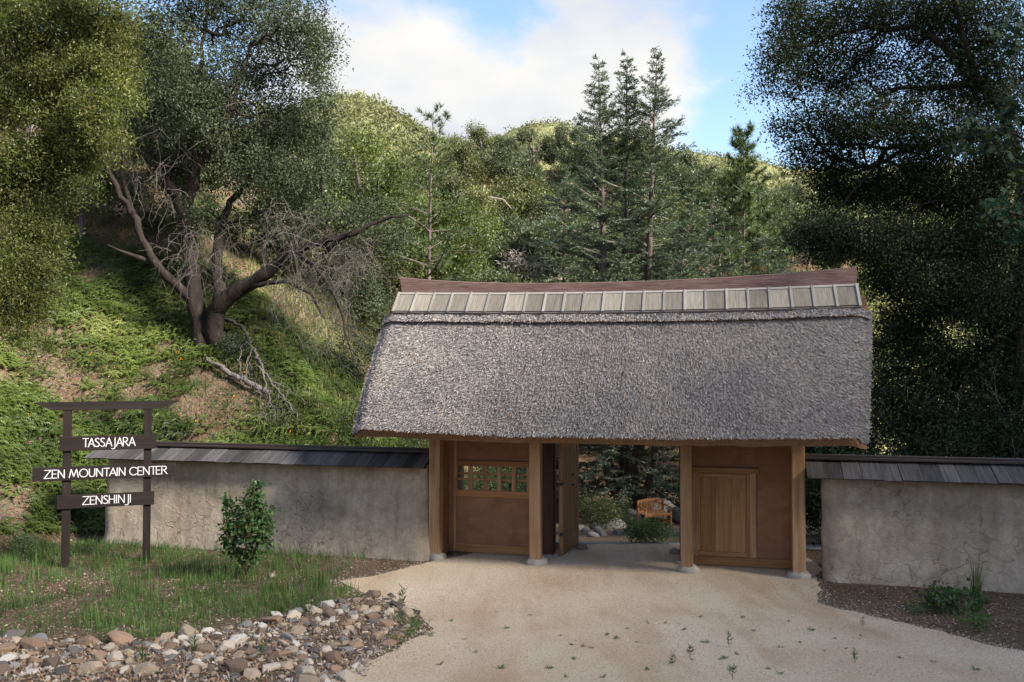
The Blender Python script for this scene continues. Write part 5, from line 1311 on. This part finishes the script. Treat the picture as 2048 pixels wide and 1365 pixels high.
stone(ROCKS[5], hit(545, 1157), 0.20, 'pale tan stone lying in the grass beside the small manzanita', sink=0.05, mat=STONES[1][1])

# ------------------------------------------------------------------ ground cover
def blade_patch(mb, x, y, hmin, hmax, wdt, n_per, spread, lean=0.35, rb=(2, 2)):
    N = len(x) * n_per
    X = np.repeat(x, n_per) + rng.normal(0, spread, N); Y = np.repeat(y, n_per) + rng.normal(0, spread, N)
    h = np.repeat(rng.uniform(0.55, 1.0, len(x)), n_per) * rng.uniform(hmin, hmax, N)
    a = rng.uniform(0, 2 * pi, N); ln = np.abs(rng.normal(0, lean, N))
    pos = np.stack([X, Y, ground_z(X, Y) - 0.01], -1)
    out = np.stack([np.cos(a), np.sin(a), 0 * a], -1); side = np.stack([-np.sin(a), np.cos(a), 0 * a], -1)
    up = np.array([[0, 0, 1.0]])
    W = wdt * rng.uniform(0.6, 1.3, (N, 1))
    mb.scatter([(-0.5, 0, 0), (0.5, 0, 0), (0.4, 0.30, 0.55), (-0.4, 0.30, 0.55), (0, 1.0, 1.0)], [(0, 1, 2, 3)], [(3, 2, 4)],
               pos, side * W, out * (h * ln)[:, None], up * h[:, None], np.clip(np.repeat(rng.beta(*rb, len(x)), n_per) * 0.6 + rng.random(N) * 0.4, 0, 1))
def in_plot(x, y): return (x < np.interp(y, PL[:, 0], PL[:, 1]) - 0.05) & (toe_dist(x, y) < 0.6) & ~inside(x, y, poly)
# grass plot in front of the long wall
N = 9000
x, y = rng.uniform(-11.5, -0.8, N), rng.uniform(8.6, 17.9, N)
dens = 0.12 + 0.6 * sstep(-0.05, 0.28, vnoise(x * 0.8, y * 0.8, 71) + 0.25 * vnoise(x * 2.5, y * 2.5, 72)) + 0.4 * sstep(14.0, 16.0, y) * sstep(-4.0, -6.0, x)
dens = dens * (1 - 0.85 * sstep(-4.2, -2.6, x) * sstep(14.2, 15.2, y)) * (1 - 0.55 * sstep(11.5, 10.2, y) * 0)
k = in_plot(x, y) & (rng.random(N) < dens)
mb = MB(); blade_patch(mb, x[k], y[k], 0.07, 0.24, 0.0085, 9, 0.055, 0.4)
x2, y2 = rng.uniform(-9.5, -2.2, 700), rng.uniform(9.3, 16.5, 700); k = in_plot(x2, y2) & (vnoise(x2 * 1.1, y2 * 1.1, 75) > -0.06)
blade_patch(mb, x2[k], y2[k], 0.22, 0.44, 0.009, 8, 0.045, 0.3)
o = mb.build('grass', LM['grass']); tag(o, 'green grass growing in tufts before the long wall', 'grass', kind='stuff')
# fallen leaves and chips
mb = MB()
def litter(x, y, smin, smax):
    N = len(x); d = unit(rng.normal(size=(N, 3)) * np.array([1, 1, 0.25])); nr = unit(rng.normal(0, 0.35, (N, 3)) + np.array([0, 0, 1])); s = unit(np.cross(d, nr)); z = rng.uniform(smin, smax, (N, 1))
    mb.scatter(*LEAF4, np.stack([x, y, ground_z(x, y) + 0.012], -1), s * z * 0.55, d * z, np.cross(s, d) * z, rng.random(N))
x, y = rng.uniform(-11.5, -0.8, 26000), rng.uniform(8.6, 17.9, 26000); k = (x < np.interp(y, PL[:, 0], PL[:, 1]) + 0.06 * rng.normal(size=len(x))) & (toe_dist(x, y) < 1) & ~inside(x, y, poly); litter(x[k], y[k], 0.02, 0.055)
x, y = rng.uniform(4.2, 10.5, 14000), rng.uniform(8.5, 15.2, 14000); k = x > np.interp(y, PR[:, 0], PR[:, 1]) + 0.10 * rng.normal(size=len(x)); litter(x[k], y[k], 0.02, 0.05)
x, y = rng.uniform(-14, -1.5, 30000), rng.uniform(16.0, 27, 30000); k = toe_dist(x, y) > 0.1; litter(x[k], y[k], 0.03, 0.075)
o = mb.build('leaf_litter', LM['litter']); tag(o, 'dry brown fallen leaves scattered over the soil', 'litter', kind='stuff')

# ferns on the bank
fr_V, fr_T = [], []
nf, nl_ = 7, 8
for f in range(nf):
    a = 2 * pi * f / nf + 0.4 * (f % 2); c_, s_ = cos(a), sin(a)
    for q in range(1, nl_ + 1):
        tq = q / nl_; r = 0.08 + 0.9 * tq; z = 0.62 * sin(tq * 2.3) * (1 - 0.25 * tq); w_ = 0.24 * (1.05 - tq) + 0.03; b0 = len(fr_V)
        fr_V += [(c_ * r, s_ * r, z), (c_ * (r + 0.13), s_ * (r + 0.13), z + 0.01), (c_ * (r + 0.12) - s_ * w_, s_ * (r + 0.12) + c_ * w_, z - 0.05), (c_ * (r + 0.12) + s_ * w_, s_ * (r + 0.12) - c_ * w_, z - 0.05)]
        fr_T += [(b0, b0 + 1, b0 + 2), (b0, b0 + 3, b0 + 1)]
def fern_field(x, y, smin, smax):
    N = len(x); a = rng.uniform(0, 6.28, N); S = rng.uniform(smin, smax, (N, 1))
    e = 0.15; gx = (ground_z(x + e, y) - ground_z(x - e, y)) / (2 * e); gy = (ground_z(x, y + e) - ground_z(x, y - e)) / (2 * e)
    nr = unit(np.stack([-gx * 0.7, -gy * 0.7, np.ones(N)], -1)); X = unit(np.cross(np.stack([-np.sin(a), np.cos(a), 0 * a], -1), nr)); Yv = np.cross(nr, X)
    return np.stack([x, y, ground_z(x, y)], -1), X * S, Yv * S, nr * S * rng.uniform(0.7, 1.3, (N, 1))
N = 5200; x, y = rng.uniform(-13.5, -1.9, N), rng.uniform(16.5, 26.5, N)
pat = vnoise(x * 0.55, y * 0.55, 81) + 0.5 * vnoise(x * 1.5, y * 1.5, 82)
bare = np.exp(-(((x - ob[0] - 0.9) / 1.5) ** 2 + ((y - ob[1] + 1.6) / 1.0) ** 2)) + np.exp(-(((x + 10.6) / 0.9) ** 2 + ((y - 18.2) / 1.6) ** 2))
k = (toe_dist(x, y) > 0.5) & (rng.random(N) < np.clip(0.92 + 1.4 * pat - 0.55 * bare, 0.0, 1))
mb = MB(); mb.scatter(fr_V, None, fr_T, *fern_field(x[k], y[k], 0.20, 0.42), np.clip(0.5 + 0.35 * vnoise(x[k] * 0.8, y[k] * 0.8, 83) * 2 + rng.normal(0, 0.15, k.sum()), 0, 1))
o = mb.build('ferns', LM['fern']); tag(o, 'bright green ferns carpeting the bank above the long wall', 'ferns', kind='stuff')
# herbs: loose leafy cover between ferns and higher up
N = 12000; x, y = rng.uniform(-22, -1.6, N), rng.uniform(16.3, 40, N)
pat = vnoise(x * 0.45, y * 0.45, 85) + 0.6 * vnoise(x * 1.3, y * 1.3, 86)
bare = np.exp(-(((x - ob[0] - 0.9) / 1.3) ** 2 + ((y - ob[1] + 1.6) / 0.9) ** 2)) + np.exp(-(((x + 10.6) / 0.8) ** 2 + ((y - 18.2) / 1.4) ** 2))
k = (toe_dist(x, y) > 0.25) & (rng.random(N) < np.clip(0.66 + 1.4 * pat - 0.8 * bare, 0.05, 1))
C = np.stack([x[k], y[k], ground_z(x[k], y[k]) + 0.10], -1)
mb = MB(); leaves(mb, C, 16, 0.13, 0.085, 0.42, 0.7, flat=0.7)
o = mb.build('herbs', LM['light']); tag(o, 'leafy green herbs covering the hillside', 'ground cover', kind='stuff')
# grasses on the bank: green and, on the slope beyond the oak, straw coloured
N = 5200; x, y = rng.uniform(-17, -1.6, N), rng.uniform(16.5, 34, N)
k = (toe_dist(x, y) > 0.3) & (vnoise(x * 0.6, y * 0.6, 88) > -0.15)
mb = MB(); blade_patch(mb, x[k], y[k], 0.15, 0.42, 0.012, 9, 0.10, 0.5)
o = mb.build('bank_grass', LM['grass']); tag(o, 'long green grass among the ferns on the bank', 'grass', kind='stuff')
N = 3400; x, y = rng.uniform(-14, -1.0, N), rng.uniform(21.0, 40, N)
k = (toe_dist(x, y) > 0.5) & (x > -0.33 * y + 0.8 + 1.6 * vnoise(x * 0.5, y * 0.5, 89))
mb = MB(); blade_patch(mb, x[k], y[k], 0.2, 0.55, 0.016, 11, 0.14, 0.5)
o = mb.build('dry_grass', LM['dry']); tag(o, 'straw coloured dry grass on the slope beyond the twisted oak', 'grass', kind='stuff')
# tiny orange and purple blooms
for nm, colr, sd_, lb in (('poppies', (0.75, 0.28, 0.02), 91, 'tiny orange poppies dotted over the bank'), ('purple_blooms', (0.28, 0.05, 0.14), 92, 'small dark purple flower heads on the bank')):
    N = 60; x, y = rng.uniform(-12, -3, N), rng.uniform(17.5, 24, N); k = toe_dist(x, y) > 0.5
    C = np.stack([x[k], y[k], ground_z(x[k], y[k]) + 0.32], -1); mb = MB(); leaves(mb, C, 4, 0.02, 0.032, 0.8, 0.6)
    o = mb.build(nm, NT(nm + '_petal').done(colr, 0.7)); tag(o, lb, 'flowers', kind='stuff')

# ------------------------------------------------------------------ dead wood on the bank
def on_bank(px, py, lift=0.12):
    p = hit(px, py); return p + np.array([0, -0.25, lift])
root = None
P0 = on_bank(450, 662, 0.1)
db_ = empty('dead_branch', tuple(P0)); tag(db_, 'bleached grey dead branch drooping down the bank from the oak', 'branch')
def bank_poly(pts, lift): return np.array([on_bank(a, b_, lift) for a, b_ in pts])
for pts, r0, r1, nm in (([(450, 662), (478, 668), (500, 690), (512, 720), (526, 752), (545, 785), (575, 822), (600, 860)], 0.055, 0.015, 'main_limb'),
                        ([(502, 692), (490, 722), (484, 752), (490, 790)], 0.028, 0.008, 'side_limb'), ([(524, 750), (536, 790), (548, 830), (556, 868)], 0.03, 0.008, 'side_limb'),
                        ([(512, 720), (500, 745), (498, 772), (508, 800)], 0.02, 0.006, 'side_limb'), ([(545, 785), (580, 800), (620, 830)], 0.02, 0.006, 'side_limb')):
    R = resample(bank_poly(pts, 0.30), 0.12); R[1:-1] += rng.normal(0, 0.025, (len(R) - 2, 3))
    MB().tube(R - P0, np.linspace(r0, r1, len(R)), 6).build(nm, M_TWIG_G, db_, smooth=True)
mb = MB()
for _ in range(150):
    px, py = rng.choice([(500, 740), (530, 780), (555, 820), (570, 845), (540, 845)], axis=0) + rng.normal(0, 16, 2)
    p = on_bank(px, min(py, 872), 0.2) - P0; d = unit(rng.normal(0, 0.5, 3) + np.array([0.25, -0.1, -0.55])); L = rng.uniform(0.2, 0.6); q = p + d * L * 0.5 + rng.normal(0, 0.04, 3); e = q + unit(d + rng.normal(0, 0.4, 3)) * L * 0.5
    mb.frusta([p, q], [q, e], [0.007, 0.005], [0.005, 0.002], 3)
mb.build('twigs', M_TWIG_G, db_)['kind'] = 'stuff'
P1 = on_bank(420, 722, 0.05)
R = resample(bank_poly([(420, 722), (460, 748), (500, 770), (545, 790)], 0.06), 0.12); R[1:-1] += rng.normal(0, 0.02, (len(R) - 2, 3))
o = MB().tube(R - P1, np.linspace(0.06, 0.08, len(R)), 9).build('fallen_log', M_BARK_G, None, smooth=True); o.location = tuple(P1); tag(o, 'brown fallen log lying across the bank below the oak', 'log')

# ------------------------------------------------------------------ manzanita in front of the wall
mp_ = hit(490, 1160); sy = mp_[1]
mz = empty('manzanita_bush', tuple(mp_)); tag(mz, 'small manzanita with round green leaves and red stems before the long wall', 'shrub')
sb = MB(); nodes, pl = [], []
for pts, r0 in (([(490, 1160, 0), (488, 1140, 0), (470, 1105, 0), (455, 1060, 0.05), (450, 1010, 0.05)], 0.024), ([(490, 1150, 0), (505, 1120, 0.05), (515, 1080, 0.1), (520, 1030, 0.1)], 0.02), ([(488, 1142, 0), (492, 1090, -0.1), (500, 1030, -0.1), (510, 980, -0.05)], 0.018), ([(476, 1115, 0), (460, 1080, -0.15), (445, 1050, -0.2)], 0.014)):
    R = resample(np.array([at(a, b_, sy + c_) for a, b_, c_ in pts]), 0.06); R[0] = R[0]; sb.tube(R - mp_, np.linspace(r0, 0.006, len(R)), 6); nodes.append(R[len(R) // 3:]); pl.append(np.zeros(len(R) - len(R) // 3))
T = blob_points([(495, 1060, sy, 48, 45, 0.28, 60), (460, 1070, sy, 22, 40, 0.2, 26), (530, 1060, sy, 20, 40, 0.2, 24), (505, 1020, sy, 35, 25, 0.2, 26), (460, 1015, sy, 12, 22, 0.1, 10), (508, 990, sy, 14, 26, 0.1, 14), (518, 975, sy, 8, 14, 0.05, 5), (485, 1110, sy, 38, 18, 0.2, 22), (452, 1000, sy, 8, 14, 0.05, 4)], 1.0)
A, B, ra, rb = grow(np.vstack(nodes), np.concatenate(pl), T, 0.2, r_tip=0.0025, r_max=0.01)
sb.frusta(A - mp_, B - mp_, ra, rb, 4); sb.build('stems', M_RSTEM, mz, smooth=True)
l = MB(); leaves(l, T - mp_, 14, 0.05, 0.058, 0.74, 0.2, OVAL); l.build('foliage', LM['shrub'], mz)

# ------------------------------------------------------------------ weeds and small plants
def weed_mesh(seed, n, h, wdt, lean, flat=False):
    r = np.random.default_rng(seed); m = MB()
    a = r.uniform(0, 2 * pi, n); L = h * r.uniform(0.6, 1.2, n)
    z0 = np.zeros(n) if flat else r.uniform(0.1, 1.0, n) * h
    out = np.stack([np.cos(a), np.sin(a), 0 * a], -1); side = np.stack([-np.sin(a), np.cos(a), 0 * a], -1)
    el = r.uniform(0.15, 0.5, n) if flat else r.uniform(0.3, 0.9, n)
    d = out * np.cos(el)[:, None] + np.array([[0, 0, 1.0]]) * np.sin(el)[:, None]
    LL = (L if flat else L * lean)[:, None]
    m.scatter(*LEAF4, np.stack([0 * a, 0 * a, z0], -1), side * wdt, d * LL, np.cross(side, d) * LL * 0.5, r.random(n))
    if not flat: m.frusta([(0, 0, -0.02)], [(0, 0, h)], 0.006, 0.002, 4)
    return m.build('weed', LM['grass'], link=False).data
WM = [weed_mesh(500 + k, 14, 0.085, 0.018, 1.0, True) for k in range(4)] + [weed_mesh(510 + k, 22, 0.22, 0.02, 0.5) for k in range(3)]
def weed(px, py, kind, s, label, group):
    p = hit(px, py); o = bpy.data.objects.new('weed', WM[kind]); COL.objects.link(o)
    o.location = (p[0], p[1], p[2] + 0.018); o.scale = (s,) * 3; o.rotation_euler = (0, 0, rng.uniform(0, 6.28)); tag(o, label, 'weed', group)
WL, WG = 'low flat weed sprouting from the sandy drive', 'weeds in the sandy drive'
for px, py in ((865, 1270), (858, 1277), (928, 1288), (905, 1240), (993, 1225), (1010, 1258), (1015, 1262), (1060, 1238), (1120, 1275), (1145, 1290), (1150, 1325), (1165, 1298), (1180, 1300), (1206, 1360), (1275, 1285), (1290, 1345), (1294, 1250), (1296, 1254), (1325, 1252), (1380, 1300), (1382, 1303), (1345, 1328), (1385, 1325), (1412, 1290), (1405, 1287), (1440, 1325), (1450, 1322), (1462, 1345), (1485, 1240), (1475, 1310), (1510, 1265), (1560, 1300), (1600, 1290), (1650, 1310), (1670, 1282), (1690, 1300), (1720, 1275), (1250, 1262), (1235, 1278), (1215, 1275), (950, 1310), (1000, 1340), (880, 1330), (1100, 1340), (1130, 1360), (1535, 1340), (1560, 1350), (1800, 1320), (1870, 1330), (1950, 1345), (1625, 1260), (1580, 1245), (1405, 1235), (1370, 1262)):
    weed(px + rng.normal(0, 2), py + rng.normal(0, 2), int(rng.integers(4)), rng.uniform(0.35, 0.9), WL, WG)
for px, py, s in ((1345, 1333, 0.55), (1380, 1318, 0.6), (1458, 1298, 0.7), (1465, 1362, 0.6), (1710, 1330, 0.6), (1725, 1255, 0.5)):
    weed(px, py, 4 + int(rng.integers(3)), s, 'upright leafy weed standing in the sandy drive', 'upright weeds in the sandy drive')
for px, py, s in ((806, 1215, 1.2), (800, 1252, 0.9), (788, 1292, 0.6), (828, 1250, 0.7), (620, 1235, 0.7), (388, 1308, 0.8), (285, 1330, 0.8), (522, 1318, 0.7)):
    weed(px, py, 4 + int(rng.integers(3)), s, 'upright leafy weed growing out of the rock border', 'weeds in the rock border')
# plants in the soil below the dark wall
q = hit(1905, 1225); shrub('low_plant', 'low dark green leafy plant in the soil below the dark wall', q, 0.36, 0.85, LM['shrub'], 60, 14, 0.055, tmpl=OVAL, aspect=0.7, cat='plant', spread=0.05)
q = hit(1950, 1262); shrub('low_plant', 'small bright leafy plant at the edge of the sandy drive', q, 0.24, 0.42, LM['bright'], 30, 12, 0.045, cat='plant', spread=0.04)
q = hit(1830, 1228); shrub('low_plant', 'tiny green seedling beside the leafy plant below the wall', q, 0.16, 0.26, LM['bright'], 14, 10, 0.04, cat='plant', spread=0.03)
q = hit(1952, 1222); root = empty('grass_clump', tuple(q)); tag(root, 'tall grass clump with long blades against the dark wall', 'grass clump')
N = 46; a = rng.uniform(0, 6.28, N); h = rng.uniform(0.3, 0.95, N); ln = np.abs(rng.normal(0, 0.22, N)); out = np.stack([np.cos(a), np.sin(a), 0 * a], -1); side = np.stack([-np.sin(a), np.cos(a), 0 * a], -1)
MB().scatter([(-0.5, 0, 0), (0.5, 0, 0), (0.4, 0.30, 0.55), (-0.4, 0.30, 0.55), (0, 1.0, 1.0)], [(0, 1, 2, 3)], [(3, 2, 4)], out * 0.04, side * 0.012, out * (h * ln)[:, None], np.array([[0, 0, 1.0]]) * h[:, None], rng.random(N)).build('blades', LM['grass'], root)
q = hit(45, 1108); shrub('low_plant', 'round green bush at the foot of the bank behind the sign', q, 0.42, 0.6, LM['bright'], 50, 16, 0.045, cat='plant', spread=0.05)
# spiky yucca-like clump in the gap beside the wall
q = gpos(7.2, 18.7); root = empty('yucca_plant', tuple(q)); tag(root, 'pale spiky grass plant in the gap between post and wall', 'plant')
N = 60; a = rng.uniform(0, 6.28, N); el = rng.uniform(0.4, 1.4, N); L = rng.uniform(0.5, 0.85, N); d = np.stack([np.cos(a) * np.cos(el), np.sin(a) * np.cos(el), np.sin(el)], -1); side = unit(np.cross(d, [0, 0, 1.0]))
MB().scatter(*LEAF4, 0 * d, side * 0.03, d * L[:, None], np.cross(side, d) * 0.1, rng.uniform(0.6, 1, N)).build('blades', LM['grass'], root)

# loose grit: along the drive's edges and over its surface
x, y = [], []
for E_ in (PL, PR):
    yy = rng.uniform(7.5, 17.5, 2600); x.append(np.interp(yy, E_[:, 0], E_[:, 1]) + rng.normal(0, 0.13, len(yy))); y.append(yy)
x, y = np.concatenate(x), np.concatenate(y)
t = NT('grit'); c = t.ramp(t.attr(), [(0.0, (0.20, 0.15, 0.11)), (0.4, (0.44, 0.36, 0.275)), (0.8, (0.60, 0.52, 0.43)), (1.0, (0.30, 0.27, 0.25))])
M_GRIT = t.done(c, 0.95, None, 0.1)
rubble('gravel', 'sandy grit spilling over the edges of the drive', x, y, 0.012, 0.04, M_GRIT, 0.012)
yy = rng.uniform(8.2, 17.2, 16000); xx = np.interp(yy, PL[:, 0], PL[:, 1]) + rng.random(16000) * (np.interp(yy, PR[:, 0], PR[:, 1]) - np.interp(yy, PL[:, 0], PL[:, 1]))
rubble('gravel', 'fine loose gravel strewn over the sandy drive', xx, yy, 0.006, 0.024, M_GRIT, 0.018)
